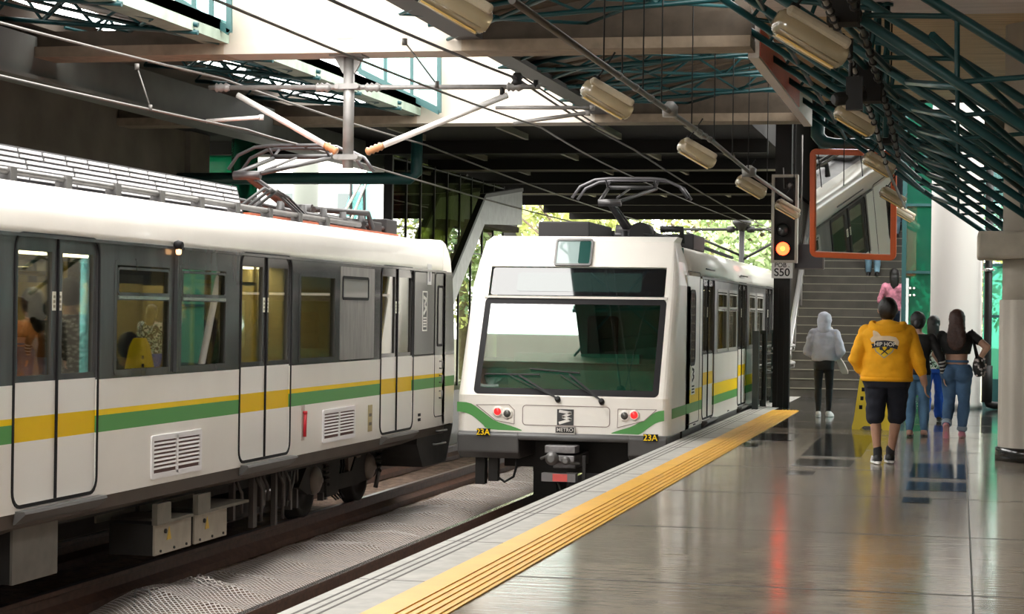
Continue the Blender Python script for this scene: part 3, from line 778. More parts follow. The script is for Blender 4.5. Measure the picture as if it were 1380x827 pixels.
# ------------------------------------------------------------------ trains
ZS = [.06, .11, .56, .69, .735, .97, 1.0, 1.9, 2.04]
def door_pair(t, X, y0, y1, zlow=.11, ztop=2.04, far=False):
    """two sliding leaves, each a part with its own pane"""
    mid = (y0 + y1) / 2
    fn = lambda a, b, d: V((X + d, a, b))
    for k, (a, c) in enumerate(((y0, mid), (mid, y1))):
        b = MB()
        ga, gb = a + .07, c - .07
        if k == 0: gb = c - .09
        else: ga = a + .09
        def pick(y, z):
            if ga < y < gb and 1.03 < z < 1.93: return None
            if z > .985: return 3
            if .56 < z < .735: return 2
            return 0
        b.panel(lambda a_, b_, d: fn(a_, b_, d - .012), [a + .006, c - .006, ga, gb], [zlow, .56, .735, .985, 1.03, 1.93, ztop], pick, .04)
        L = b.build('door', [M_leaf, M_green, M_yeld, M_band], t)
        b = MB(); b.box(X - .035, X - .028, ga - .004, gb + .004, 1.026, 1.934); b.build('window_pane', M_dglass, L)
        if not far:
            sy = (gb + .012, c - .02) if k == 0 else (a + .02, ga - .012)
            b = MB(); b.box(X - .013, X - .009, sy[0], sy[1], 1.50, 1.64); b.m = 1
            for q in range(3): b.box(X - .010, X - .0075, sy[0] + .012, sy[1] - .012, 1.52 + .036 * q, 1.54 + .036 * q)
            b.build('door_sticker', [mat('sticker_white', (.75, .73, .62), .5), mat('sticker_grey', (.30, .28, .2), .5)], L)
    if not far:
        b = MB()
        b.ring(fn, y0 - .02, y1 + .02, zlow - .02, ztop + .02, .13, .026, .008, 5); b.box(X - .02, X + .004, mid - .010, mid + .010, zlow, ztop)
        b.build('door_gasket', M_seal, t)
        b = MB(); b.prism([(X - .05, y0 + .05, zlow - .035), (X + .07, y0 + .05, zlow - .035), (X + .08, y0 + .05, zlow - .055), (X + .01, y0 + .05, zlow - .12), (X - .05, y0 + .05, zlow - .15)], (0, y1 - y0, 0)); b.build('door_step', mat('step_plate', (.10, .095, .09), .5, .3), t)
    else:
        b = MB(); b.box(X - .01, X + .03, mid - .01, mid + .01, zlow, ztop); b.build('door_gasket', M_seal, t)

def window(t, X, y0, y1, z0=1.0, z1=1.9, split=1.6, fm=None, hopper=True):
    fn = lambda a, b, d: V((X + d, a, b))
    b = MB(); b.ring(fn, y0 - .01, y1 + .01, z0 - .01, z1 + .01, .05, .045, .006, 3)
    if hopper: b.box(X - .02, X + .012, y0 + .03, y1 - .03, split - .012, split + .03); b.ring(fn, y0 + .04, y1 - .04, split + .03, z1 - .05, .04, .02, .009, 3)
    fr = b.build('window', fm or M_band, t)
    b = MB(); b.box(X - .03, X - .024, y0, y1, z0, z1); b.build('pane', M_glass, fr)
    if hopper:
        b = MB(); b.box(X + .006, X + .013, y0 + .05, y1 - .05, split - .004, split + .022); b.build('glazing_bar', M_steel, fr)

def vent(t, X, y0, y1, z0, z1):
    fn = lambda a, b, d: V((X + d, a, b))
    b = MB(); b.ring(fn, y0, y1, z0, z1, .02, .045, .014, 2); b.box(X, X + .014, (y0 + y1) / 2 - .02, (y0 + y1) / 2 + .02, z0 + .02, z1 - .02)
    n = 7; st = (z1 - z0 - .12) / n
    for i in range(n):
        z = z0 + .075 + st * i; b.prism([(X + .001, y0 + .04, z + st * .58), (X + .001, y0 + .04, z + st * .2), (X + .012, y0 + .04, z), (X + .014, y0 + .04, z + .008)], (0, y1 - y0 - .08, 0))
    b.m = 1; b.box(X - .004, X + .0015, y0 + .03, y1 - .03, z0 + .03, z1 - .03)
    b.build('vent', [M_louv, mat('vent_dark', (.14, .08, .07), .8)], t)

def side(t, X, ya, yb, doors, wins, band, stripe, thick=.06, z0=.06, far=False, bm_=None):
    def pick(y, z):
        for d0, d1 in doors:
            if d0 < y < d1 and .11 < z < 2.04: return None
        for w0, w1 in wins:
            if w0 < y < w1 and 1.0 < z < 1.9: return None
        if z > .97: return 3 if band[0] < y < band[1] else 0
        g0, g1, g2 = stripe
        if g0 < z < g1: return 1
        if g1 < z < g2: return 2
        return 0
    b = MB()
    ab = [ya, yb] + [q for p in doors + wins for q in p] + [max(ya, min(yb, q)) for q in band]
    zb_ = [z0, .11, .97, 1.0, 1.9, 2.04] + list(stripe)
    sg = -1 if far else 1
    b.panel(lambda a, bb, d: V((X + d * sg, a, bb)), ab, zb_, pick, thick)
    b.build('side_wall', [M_white, M_green, M_yel, bm_ or M_band], t)

def roof(t, X0, X1, ya, yb, lean=.09):
    """X0 = far side (smaller x), X1 = platform side"""
    h = [(0, 2.04), (.0, 2.10), (.015, 2.20), (.045, 2.30), (.10, 2.37), (.19, 2.425), (.34, 2.455), (.36, 2.45), (.8, 2.485)]
    cx = (X0 + X1) / 2
    R_ = [(X1 - a, z) for a, z in h] + [(cx, 2.50)] + [(X0 + a, z) for a, z in reversed(h)]
    b = MB()
    n = len(R_)
    def ringm(y): return [(x, y, z) for x, z in R_]
    b.loft([ringm(ya), ringm(yb)], smooth=False)
    # grey deck on the upper faces
    for i, f in enumerate(b.f):
        zz = [b.v[k].z for k in f]
        b.mi[i] = 1 if len(f) == 4 and min(zz) > 2.44 else 0
        b.sm[i] = len(f) == 4 and 2.05 < max(zz) and min(zz) > 2.03 and b.mi[i] == 0
    b.build('roof', [M_white, M_roofg], t, weld=False)

def saloon(t, X0, X1, ya, yb, doors):
    """floor, ceiling, seats and poles inside"""
    b = MB(); b.box(X0 + .06, X1 - .06, ya, yb, -.04, .06); b.build('saloon_floor', mat('saloon_floor', (.12, .11, .1), .5), t)
    b = MB(); b.box(X0 + .07, X1 - .07, ya + .1, yb - .1, 2.0, 2.035); b.build('saloon_ceiling', mat('saloon_ceiling', (.45, .40, .28), .5), t)
    b = MB()
    y = ya + .6
    cx = (X0 + X1) / 2
    b.box(cx - .12, cx + .12, ya + .4, yb - .4, 1.985, 2.0); b.build('ceiling_lamp', mat('saloon_lamp', (.9, .85, .7), .4, emit=(1, .86, .55, SALOON)), t)
    for (d0, d1) in doors:
        for sx in (X0 + .32, X1 - .42):
            for y in (d0 - .12, d1 + .12):
                b = MB(); b.tube([(sx, y, .06), (sx, y, 1.99)], .02, 8); b.build('grab_pole', M_yel, t)
        b = MB(); b.tube([(X1 - .42, d0 - .12, 1.78), (X1 - .42, d1 + .12, 1.78)], .018, 8); b.build('grab_rail', M_yel, t)
    for i in range(len(doors) - 1):
        a, c = doors[i][1] + .3, doors[i + 1][0] - .3
        for k in range(3):
            yy = a + (c - a) * (k + .5) / 3
            for x in (X0 + .12,):
                b = MB(); b.box(x, x + .45, yy - .42, yy + .42, .42, .5); b.box(x, x + .1, yy - .42, yy + .42, .5, 1.15); b.build('seat', mat('seat_green', (.05, .16, .09), .5), t, bevel=.03)
        b = MB(); b.box(X0 + .07, X1 - .9, a - .13, a - .10, .06, 1.75); b.build('draught_screen', M_cream, t)
        b = MB(); b.box(X0 + .07, X1 - .9, c + .10, c + .13, .06, 1.75); b.build('draught_screen', M_cream, t)

def bogie(t, X, y, zr, wr=.42):
    """one side of a bogie seen below the skirt; X = face of the wheel nearest the viewer"""
    B = MB()
    B.prism([(X - .05, y - 1.6, zr + .38), (X - .05, y - 1.3, zr + .62), (X - .05, y - .55, zr + .62), (X - .05, y - .35, zr + .42), (X - .05, y + .35, zr + .42), (X - .05, y + .55, zr + .62), (X - .05, y + 1.3, zr + .62), (X - .05, y + 1.6, zr + .38), (X - .05, y + 1.3, zr + .28), (X - .05, y + .45, zr + .24), (X - .05, y - .45, zr + .24), (X - .05, y - 1.3, zr + .28)], (.14, 0, 0))
    B.box(X - .9, X, y - .3, y + .3, zr + .3, zr + .6); B.prism([(X + .09, y - .75, zr + .62), (X + .09, y - .2, zr + .62), (X + .09, y - .3, zr + .2), (X + .09, y - .7, zr + .2)], (.03, 0, 0))
    bo = B.build('bogie', M_under, t)
    for wy in (y - 1.05, y + 1.05):
        b = MB(); b.lathe((X - .16, wy, zr + wr), [(wr + .03, -.02), (wr + .03, .02), (wr, .03), (wr, .13), (wr - .08, .135), (wr - .1, .09), (.14, .1), (.14, .15)], (1, 0, 0), 32); b.build('wheel', M_under, bo)
        b = MB(); b.lathe((X + .06, wy, zr + wr), [(.165, 0), (.165, .03), (.14, .07), (.09, .095), (.04, .105), (.03, .125), (.001, .125)], (1, 0, 0), 28); b.build('axle_cap', mat('axle_cap', (.20, .17, .145), .45, .3), bo)
        for s_ in (.36,):
            b = MB()
            pts = [V((X + .05 + .085 * math.cos(k * .55), wy + s_ + .085 * math.sin(k * .55), zr + .34 + .0055 * k)) for k in range(58)]
            b.tube(pts, .017, 6); b.build('spring', M_under, bo)
    b = MB()
    for k in range(4): b.tube([(X + .05, y - .2 + k * .1, zr + .75), (X + .09, y - .25 + k * .1, zr + .5), (X + .05, y - .35 + k * .12, zr + .2), (X + .04, y - .1 + k * .1, zr + .12)], .014, 6)
    b.build('hose', M_black, bo)
    b = MB(); b.prism([(X + .02, y + .25, zr + .75), (X + .02, y + .95, zr + .75), (X + .02, y + .85, zr + .36), (X + .02, y + .30, zr + .36)], (.05, 0, 0)); b.bar((X + .08, y + .3, zr + .72), (X + .08, y + .55, zr + .58), .04); b.bar((X + .08, y + .9, zr + .72), (X + .08, y + .65, zr + .58), .04); b.bar((X + .08, y + .52, zr + .58), (X + .08, y + .68, zr + .58), .04)
    b.build('bracket_plate', mat('bogie_bracket', (.16, .125, .10), .6, var=.3), bo)
    b = MB()
    for yy in (y - .62, y - .5, y - 1.55, y - 1.75): b.box(X - .02, X + .05, yy, yy + .05, zr + .15, zr + .75)
    b.tube([(X + .05, y - 1.6, zr + .8), (X + .06, y - 1.72, zr + .45), (X + .03, y - 1.85, zr + .2)], .02, 6)
    b.tube([(X + .05, y + 1.5, zr + .7), (X + .06, y + 1.62, zr + .35), (X + .03, y + 1.56, zr + .12)], .03, 6)
    b.build('brake_rigging', M_metal, bo)

def pantograph(t, cx, yb, z0, dirn, zt):
    """folded single arm pantograph: base at yb, knee at yb + dirn*2"""
    P_ = mat('panto_steel', (.065, .062, .062), .45, .4)
    B = MB()
    B.tube([(cx - .5, yb - .55, z0 + .12), (cx + .5, yb - .55, z0 + .12), (cx + .5, yb + .55, z0 + .12), (cx - .5, yb + .55, z0 + .12), (cx - .5, yb - .55, z0 + .12)], .035, 8)
    B.lathe((cx - .2, yb, z0 + .2), [(.09, 0), (.09, .4)], (1, 0, 0), 14); B.box(cx - .12, cx + .12, yb - .5, yb + .4, z0 + .1, z0 + .2)
    pa = B.build('pantograph', P_, t)
    for sx in (-.5, .5):
        for sy in (-.55, .55):
            b = MB(); b.lathe((cx + sx, yb + sy, z0), [(.05, 0), (.085, .02), (.05, .04), (.085, .06), (.05, .08), (.06, .11)], seg=12); b.build('insulator', mat('insulator', (.16, .11, .09), .3), pa)
    kn = V((cx, yb + dirn * 1.75, z0 + .52)); hd = V((cx, yb - dirn * .15, zt - .12))
    b = MB(); b.tube([(cx, yb, z0 + .2), kn], [.075, .05], 10); b.lathe(kn - V((.16, 0, 0)), [(.05, 0), (.05, .32)], (1, 0, 0), 10); b.build('lower_arm', mat('panto_arm', (.085, .08, .08), .4, .5), pa)
    b = MB(); b.tube([(cx + .12, yb + .15 * dirn, z0 + .14), kn + V((.1, 0, -.06))], .014, 6); b.build('coupling_rod', P_, pa)
    b = MB()
    for s_ in (-1, 1): b.tube([kn + V((.14 * s_, 0, .02)), hd + V((.36 * s_, 0, -.02))], .028, 8)
    b.tube([kn + V((0, -dirn * .6, .10)), hd + V((0, dirn * .2, -.03))], .016, 6)
    b.tube([hd + V((-.38, 0, 0)), hd + V((.38, 0, 0))], .03, 8)
    b.build('upper_arm', P_, pa)
    b = MB()
    for dy in (-.22, .22):
        b.tube([hd + V((-.86, dy, -.17)), hd + V((-.74, dy, .0)), hd + V((-.52, dy, .10)), hd + V((-.3, dy, .12)), hd + V((.3, dy, .12)), hd + V((.52, dy, .10)), hd + V((.74, dy, .0)), hd + V((.86, dy, -.17))], .022, 8)
    for sx in (-.36, .36): b.tube([hd + V((sx, -.22, .11)), hd + V((sx, 0, 0)), hd + V((sx, .22, .11))], .018, 6)
    b.build('collector_head', mat('panto_head', (.12, .115, .12), .4, .5), pa)
    return pa

# ---------------- left train
XL, XLF = -6.5, -9.3
LT = thing('metro_train', 'white metro train on the left track with green and yellow stripe and passengers inside', 'train', ((XL + XLF) / 2, 16, -.8))
LD = [(8.47, 9.87), (13.02, 14.42), (17.57, 19.0), (22.2, 23.59)]
LW = [(10.2, 11.3), (11.55, 12.65), (14.73, 15.87), (16.08, 17.2), (19.26, 20.46)]
STR = (.56, .69, .735)
side(LT, XL, 6.5, 25.15, LD, LW, (0, 30), STR)
side(LT, XLF, 6.5, 25.15, LD, LW + [(20.7, 21.9)], (0, 30), STR, far=True)
for d in LD[1:]: door_pair(LT, XL, *d)
for d in LD[1:]: door_pair(LT, XLF + .05, *d, far=True)
for w_ in LW[2:]: window(LT, XL, *w_, hopper=w_[0] < 19)
for w_ in LW[2:]:
    b = MB(); b.box(XLF + .02, XLF + .03, w_[0], w_[1], 1.0, 1.9); b.build('far_window_pane', M_dglass, LT)
roof(LT, XLF, XL, 6.5, 25.0)
saloon(LT, XLF, XL, 6.6, 24.0, LD)
b = MB(); b.box(XLF + .07, XL - .07, 24.0, 24.05, .06, 2.03); b.box(XLF + .07, XL - .07, 21.95, 22.0, .06, 2.03); b.build('bulkhead', M_cream, LT)
b = MB(); b.box(XLF, XL, 6.45, 6.5, .06, 2.4); b.build('end_wall', M_white, LT)
# rounded cab nose at the far end
pr = [(25.0, .06), (25.72, .06), (25.76, .5), (25.74, .97), (25.66, 1.5), (25.54, 2.0), (25.45, 2.2), (25.32, 2.34), (25.15, 2.43), (25.0, 2.46)]
def nose(d, s_): return [(s_, 25.0 + (y - 25.0) * (1 - d), z if z < 2.3 else z - d * .25) for y, z in pr]
b = MB(); b.loft([nose(.12, XLF + .0), nose(.04, XLF + .06), nose(0, XLF + .2), nose(0, XL - .2), nose(.04, XL - .05), nose(.12, XL + .0)], smooth=False); b.build('cab_nose', M_white, LT, bevel=.02)
b = MB()
b.prism([(XL + .001, 25.12, .97), (XL + .001, 25.62, .97), (XL + .001, 25.58, 1.4), (XL + .001, 25.46, 2.04), (XL + .001, 25.12, 2.04)], (.005, 0, 0)); b.build('cab_side_window', M_band, LT)
b = MB(); b.prism([(XL + .001, 25.14, .56), (XL + .001, 25.63, .56), (XL + .001, 25.63, .69), (XL + .001, 25.14, .69)], (.004, 0, 0)); b.build('stripe', M_green, LT)
fnL = lambda a, b_, d: V((XL + d, a, b_))
# cab door outline, driver window, stickers, hatch lines
b = MB(); b.ring(fnL, 24.62, 25.14, .18, 2.02, .08, .012, .004, 4); b.ring(fnL, 23.62, 24.6, .98, 2.02, .03, .012, .004, 3); b.ring(fnL, 24.74, 25.02, 1.08, 1.86, .05, .03, .008, 4); b.build('cab_door_gasket', M_seal, LT)
b = MB(); b.rrect(fnL, 24.77, 24.99, 1.11, 1.83, .04, .004); b.build('cab_door_pane', mat('cab_pane', (.02, .022, .022), .05), LT)
for z in (.42, .62, .80): b = MB(); b.tube([(XL, 24.88, z), (XL + .04, 24.88, z), (XL + .04, 24.88, z + .09), (XL, 24.88, z + .09)], .012, 6); b.build('grab_handle', M_metal, LT)
b = MB(); b.box(XL, XL + .004, 24.02, 24.2, 1.30, 1.76); s_ = b.build('logo_sticker', mat('sticker_black', (.03, .03, .03), .4), LT)
def zigzag(bm, fn, cx, cz, w_, h, th, t):
    """the sideways M of the operator's mark: two white wedges"""
    pts = [(-.5, .42), (.36, .5), (.5, .30), (-.08, .17), (.5, .02), (.38, -.16), (-.14, -.30), (.5, -.34), (.42, -.5), (-.5, -.42), (-.42, -.22), (.12, -.07), (-.44, .10), (-.36, .27), (.06, .33), (-.5, .28)]
    lines = [[(-.42, .40), (.40, .28), (-.20, .02), (.40, -.14), (-.42, -.40)]]
    for ln in lines:
        for (a, c) in zip(ln[:-1], ln[1:]):
            p, q = fn(cx + a[0] * w_, cz + a[1] * h, t), fn(cx + c[0] * w_, cz + c[1] * h, t)
            n = (fn(0, 0, 1) - fn(0, 0, 0)); bm.bar(p, q, .004, th, upv=(q - p).cross(n))
    return
b = MB(); b.ring(fnL, 24.0, 24.22, 1.28, 1.78, .01, .018, .006, 2); zigzag(b, fnL, 24.11, 1.60, .15, .26, .04, .005)
for q in range(4): b.box(XL + .004, XL + .006, 24.04, 24.18, 1.33 + q * .035, 1.35 + q * .035)
b.build('mark', mat('sticker_pale', (.75, .73, .68), .4), s_)
b = MB(); b.box(XL, XL + .006, 24.22, 24.40, 1.86, 2.12); b.m = 1; b.box(XL + .005, XL + .008, 24.27, 24.35, 1.9, 2.02); b.build('paper_notice', [mat('paper', (.74, .74, .73), .6), M_roofg], LT)
b = MB(); b.box(XL, XL + .004, 21.72, 21.88, .16, .46)
for q in range(5): b.m = q % 2; b.box(XL + .003, XL + .006, 21.75, 21.85, .18 + q * .05, .215 + q * .05)
b.build('plate', [mat('plate_tan', (.45, .36, .18), .5), mat('plate_dark', (.12, .09, .06), .5)], LT)
b = MB()
for q in range(2): b.box(XL, XL + .004, 23.86, 23.98, .17 + q * .06, .205 + q * .06)
b.build('small_mark', M_seal, LT)
b = MB(); b.box(XL, XL + .006, 19.36, 19.46, .20, .56); b.build('handle_recess', mat('recess', (.55, .5, .45), .5), LT)
b = MB(); b.tube([(XL + .025, 19.41, .24), (XL + .03, 19.41, .47)], .018, 8); b.lathe((XL + .028, 19.41, .47), [(.022, 0), (.022, .03)]); r_ = b.build('emergency_handle', mat('handle_red', (.55, .02, .03), .35), LT); r_['label'] = 'red emergency handle'
vent(LT, XL, 15.49, 16.61, .11, .47); vent(LT, XL, 20.05, 21.2, .13, .48)
# blank grey panel with hopper window
b = MB(); b.rrect(fnL, 20.62, 21.9, .99, 2.0, .02, .004); b.build('grey_panel', mat('dull_panel', (.30, .285, .27), .35, .4, var=.2, stretch=(1, 3, .6)), LT)
b = MB(); b.ring(fnL, 20.68, 21.66, 1.64, 1.9, .04, .03, .012, 4); h_ = b.build('hopper_window', M_seal, LT)
b = MB(); b.rrect(fnL, 20.70, 21.64, 1.66, 1.88, .03, .006); b.build('pane', mat('grey_pane', (.36, .35, .33), .1), h_)
b = MB(); b.box(XL - .01, XL + .03, 15.955, 16.005, .99, 2.04)
b.box(XL - .01, XL + .02, 6.5, 25.1, 2.025, 2.05); b.build('trim', M_band, LT)
b = MB(); b.lathe((XL + .01, 15.93, 2.06), [(.035, 0), (.045, .03), (.03, .07)], (1, 0, 0), 10); b.m = 1; b.lathe((XL + .03, 15.93, 2.01), [(.03, 0), (.03, .03)], (1, 0, 0), 10); b.build('door_lamp', [M_seal, mat('lamp_amber', (.9, .5, .25), .3, emit=(1, .55, .25, 2))], LT)
# skirt and underframe
b = MB(); b.prism([(XL - .01, 6.5, .065), (XL - .02, 6.5, -.045), (XL - .22, 6.5, -.12), (XL - .22, 6.5, .065)], (0, 18.7, 0)); b.build('skirt', M_skirt, LT)
b = MB(); b.box(XLF + .3, XL - .3, 6.5, 25.4, -.16, -.04); b.box(XLF + .9, XL - .9, 7, 24.8, -.45, -.16); b.build('underframe', M_under, LT)
b = MB(); b.prism([(XL - .02, 23.9, .05), (XL - .02, 25.7, .05), (XL - .02, 25.35, -.42), (XL - .02, 24.2, -.42), (XL - .02, 23.9, -.12)], (-2.7, 0, 0)); b.build('front_apron', M_under, LT)
b = MB(); b.tube([(XL + .0, 24.75, .0), (XL + .05, 24.75, .0), (XL + .05, 25.1, .0), (XL + .0, 25.1, .0)], .014, 6); b.tube([(XL - .0, 24.6, -.16), (XL + .05, 24.6, -.16), (XL + .05, 25.05, -.16), (XL, 25.05, -.16)], .014, 6); b.build('step_iron', M_metal, LT)
b = MB(); b.box(XL - .6, XL - .14, 13.30, 14.0, -.48, -.05); e_ = b.build('equipment_box', M_under, LT)
b = MB(); b.box(XL - .14, XL - .12, 13.28, 14.02, -.48, -.05); b.build('cover', M_greybox, e_)
M_ebox = mat('pale_box', (.33, .29, .23), .6, var=.12)
M_tri = mat('warning_triangle', (.55, .36, .05), .5)
for (a, c) in ((15.80, 16.62), (16.70, 17.50)):
    b = MB(); b.box(XL - .5, XL - .10, a + .02, c - .02, -.56, -.30); bx = b.build('battery_box', M_under, LT)
    b = MB(); b.box(XL - .10, XL - .08, a, c, -.56, -.30); b.build('cover', M_ebox, bx, bevel=.004)
    b = MB(); y_ = (a + c) / 2 - .1; b.prism([(XL - .08, y_ - .05, -.45), (XL - .08, y_ + .05, -.45), (XL - .08, y_, -.34)], (.004, 0, 0)); b.build('warning_triangle', M_tri, bx)
    b = MB()
    for q in (.12, .42, .7): b.lathe((XL - .08, a + q, -.53), [(.012, 0), (.012, .012)], (1, 0, 0), 8)
    b.lathe((XL - .08, a + .22, -.37), [(.02, 0), (.02, .015)], (1, 0, 0), 8); b.build('bolt', M_under, bx)
b = MB()
for (a, c) in ((15.78, 16.6), (16.7, 18.0)):
    b.box(XL - .62, XL - .05, a + .3, c, -.30, -.275); b.box(XL - .62, XL - .60, a, c, -.30, -.1); b.box(XL - .10, XL - .05, a, a + .3, -.30, -.12)
b.build('cable_tray', mat('tray', (.15, .135, .105), .6, var=.2), LT)
bogie(LT, -7.12, 22.5, -.80); bogie(LT, -7.12, 10.5, -.80)
b = MB(); b.lathe((-7.0, 18.4, -.42), [(.02, -.03), (.14, 0), (.14, .95), (.02, .98)], (0, 1, 0), 18); b.build('air_tank', M_under, LT)
for k, (yy, xx, zz) in enumerate(((18.2, -6.78, -.5), (18.65, -6.74, -.62), (18.95, -6.78, -.44), (19.3, -6.74, -.66), (19.62, -6.78, -.5))):
    b = MB(); b.box(xx - .05, xx, yy, yy + .06 + .05 * (k % 3), zz, -.08); b.tube([(xx, yy + .03, -.1), (xx + .04, yy + .12, -.25), (xx + .01, yy + .2, zz + .05)], .016, 6); b.build('pipe_bracket', mat('rig_grey', (.06, .05, .045), .6), LT)
# roof equipment
def ac_unit(x, y0, y1):
    b = MB(); b.prism([(x, y0, 2.47), (x, y0, 2.50), (x - .07, y0, 2.755), (x - 1.5, y0, 2.755), (x - 1.7, y0, 2.5)], (0, y1 - y0, 0)); f = b.build('roof_fairing', mat('fairing_dark', (.05, .048, .05), .6), LT)
    d = V((-.07, 0, .255)).normalized(); nrm = V((.255, 0, .07)).normalized(); L = .264
    b = MB()
    for k in range(6):
        c0 = V((x, 0, 2.50)) + d * (L * (k + .30) / 6) + nrm * .006
        y = y0 + .05
        stp = .85 if k < 4 else .42
        while y < y1 - .1:
            sh = (.28 if k >= 4 else 0)
            ye = min(y + stp - .05, y1 - .06); b.obox(c0 + V((0, (y + ye) / 2, 0)), d * .0115, V((0, (ye - y) / 2, 0)), nrm * .006); y += stp
    b.build('louvre_blade', M_louv, f)
ac_unit(-7.02, 6.6, 19.0)
b = MB()
y = 7.0
while y < 21.5:
    b.box(-6.96, -6.86, y, y + .1, 2.44, 2.56); y += .95
b.tube([(-6.9, 6.6, 2.53), (-6.9, 22.6, 2.53)], .03, 6); b.build('roof_cable_duct', M_metal, LT)
b = MB(); b.box(-8.6, -7.1, 19.4, 25.0, 2.49, 2.515); o_ = b.build('roof_mat', M_orange, LT)
pantograph(LT, -7.9, 23.25, 2.52, -1, 3.52)
for bb_ in ((-7.75, -7.15, 24.6, 25.1, 2.5, 2.7), (-7.75, -7.15, 23.9, 24.4, 2.5, 2.64), (-8.6, -7.9, 24.2, 25.0, 2.5, 2.74)):
    b = MB(); b.box(*bb_); b.build('roof_box', mat('roof_box', (.03, .028, .028), .6, spec=.3), LT, bevel=.015)
b = MB()
for k in range(3): b.tube([(-7.15, 19.3 + k * .2, 2.58), (-7.05, 19.7 + k * .2, 2.78), (-7.1, 20.3 + k * .15, 2.74), (-7.0, 20.8 + k * .1, 2.53)], .018, 6)
b.tube([(-7.3, 19.1, 2.66), (-7.3, 21.5, 2.62), (-7.2, 22.3, 2.6), (-7.2, 24.6, 2.58)], .03, 6)
b.tube([(-7.5, 22.7, 2.72), (-7.1, 23.6, 2.72), (-7.1, 23.8, 2.55)], .035, 8)
for k in range(6): b.lathe((-7.2, 19.9 + k * .75, 2.5), [(.05, 0), (.08, .03), (.05, .06), (.08, .09), (.05, .12), (.04, .2)], seg=10)
b.build('roof_cable', mat('cable_dark', (.045, .043, .042), .5), LT)

# ---------------- right train
XR, XRF = -3.42, -6.1
RT = thing('metro_train', 'white metro train parked beside the platform, showing its cab front with green swooshes', 'train', ((XR + XRF) / 2, 30, -.95))
RK, Y0F = .51, 24.2
def fR(x, z, d=0.0):
    """point on the cab front; d = distance out of the face"""
    if z > .5: n = V((0, -1, RK)).normalized(); return V((x, Y0F + RK * (z - .5), z)) + n * d
    return V((x, Y0F, z)) + V((0, -d, 0))
def atR(px, py):
    d = _ray(px, py); n = V((0, 1, -RK)); p0 = V((0, Y0F, .5)); k = (p0 - EYE).dot(n) / d.dot(n); p = EYE + d * k
    if p.z < .5: p = atY(px, py, Y0F)
    return p
RS = (.25, .375, .55)
wsl, wsr = atR(640, 530).x + .02, atR(886, 536).x
zt1, zb1, zt0 = 1.70, .54, 2.12
# front shell
b = MB()
ws = [(-5.9, -3.62)]
def pick(x, z): return None if (-5.86 < x < -3.60 and .56 < z < 2.12) else 0
b.panel(lambda a, c, d: fR(a, c, d), [XRF + .14, -5.86, -3.60, XR - .12], [.05, .5, .56, 2.12, 2.45], pick, .05)
zs = [.05, .3, .5, .9, 1.4, 1.9, 2.2, 2.45]
for (xc, sx) in ((XR - .12, 1), (XRF + .14, -1)):
    rows = []
    for z in zs:
        base = fR(xc, z); row = []
        lean = .0 if z < 2.04 else (z - 2.04) * .35
        for k in range(7):
            a = k / 6 * PI / 2; r = .12 if sx > 0 else .14
            row.append((xc + sx * (r * math.sin(a)) - sx * lean * (k / 6), base.y + (1 - math.cos(a)) * .16, z))
        row.append((row[-1][0], 26.0, z))
        rows.append(row)
    b.loft(rows, smooth=False, closed=False)
for i in range(len(b.f)): b.sm[i] = False
rows = []
for k in range(6):
    a = k / 5 * PI / 2; y = 25.194 + .35 * math.sin(a) * 1.0; z = 2.45 + .07 * (1 - math.cos(a)) if 0 else 2.45 + .075 * math.sin(a)
    rows.append([(XRF + .02 + .12, y, z), (XR - .12, y, z)])
b.loft(rows, closed=False)
b.add([(XRF + .14, 25.54, 2.525), (XR - .12, 25.54, 2.525), (XR - .12, 26.0, 2.525), (XRF + .14, 26, 2.525)], [(0, 1, 2, 3)])
b.add([(XR - .12, 25.19, 2.45), (XR - .143, 25.36, 2.45), (XR - .143, 26.0, 2.45), (XR - .12, 26.0, 2.525), (XR - .12, 25.54, 2.525)], [(0, 1, 2, 3, 4)])
b.add([(XRF + .14, 25.19, 2.45), (XRF + .143, 25.36, 2.45), (XRF + .143, 26.0, 2.45), (XRF + .14, 26.0, 2.525), (XRF + .14, 25.54, 2.525)], [(0, 1, 2, 3, 4)])
b.build('cab_shell', M_white, RT)
# windscreen and panel above
fnR = lambda a, c, d: fR(a, c, d)
b = MB(); b.rrect(fnR, -5.87, -3.58, .53, 1.70, .05, -.014); b.v = [p for p in b.v]; ws_ = b.build('windscreen', M_wind, RT)
b = MB(); b.ring(fnR, -5.885, -3.565, .515, 1.715, .06, .075, .004, 5); b.build('windscreen_border', M_seal, ws_)
b = MB(); b.rrect(fnR, -5.83, -3.60, 1.75, 2.10, .03, .003); hp = b.build('header_panel', mat('header_black', (.008, .009, .010), .04, coat=.0, metal=0, spec=1.0), RT)
b = MB(); b.rrect(fnR, -5.50, -3.90, 1.80, 2.04, .04, .006); b.build('destination_pane', mat('destination_glass', (.018, .035, .032), .03, spec=1.0), hp)
b = MB(); b.box(-5.9, -3.56, fR(0, 1.7).y - .012, fR(0, 1.75).y, 1.712, 1.742); b.build('divider', M_white, RT)
# cab interior
b = MB(); b.box(XRF + .1, XR - .1, 25.95, 26.0, .06, 2.4); b.build('cab_bulkhead', mat('bulkhead_teal', (.10, .22, .19), .6), RT)
b = MB(); b.prism([(-5.95, 24.45, .5), (-5.95, 24.6, .82), (-5.95, 25.15, .95), (-5.95, 25.25, .62)], (2.4, 0, 0)); b.box(-5.5, -3.9, 24.8, 25.0, .9, 1.02); b.build('driver_desk', mat('desk_teal', (.08, .26, .22), .45), RT)
b = MB(); b.box(-4.7, -4.3, 25.5, 25.62, .7, 1.5); b.box(-4.7, -4.3, 25.2, 25.6, .6, .7); b.build('driver_seat', M_blk, RT, bevel=.04)
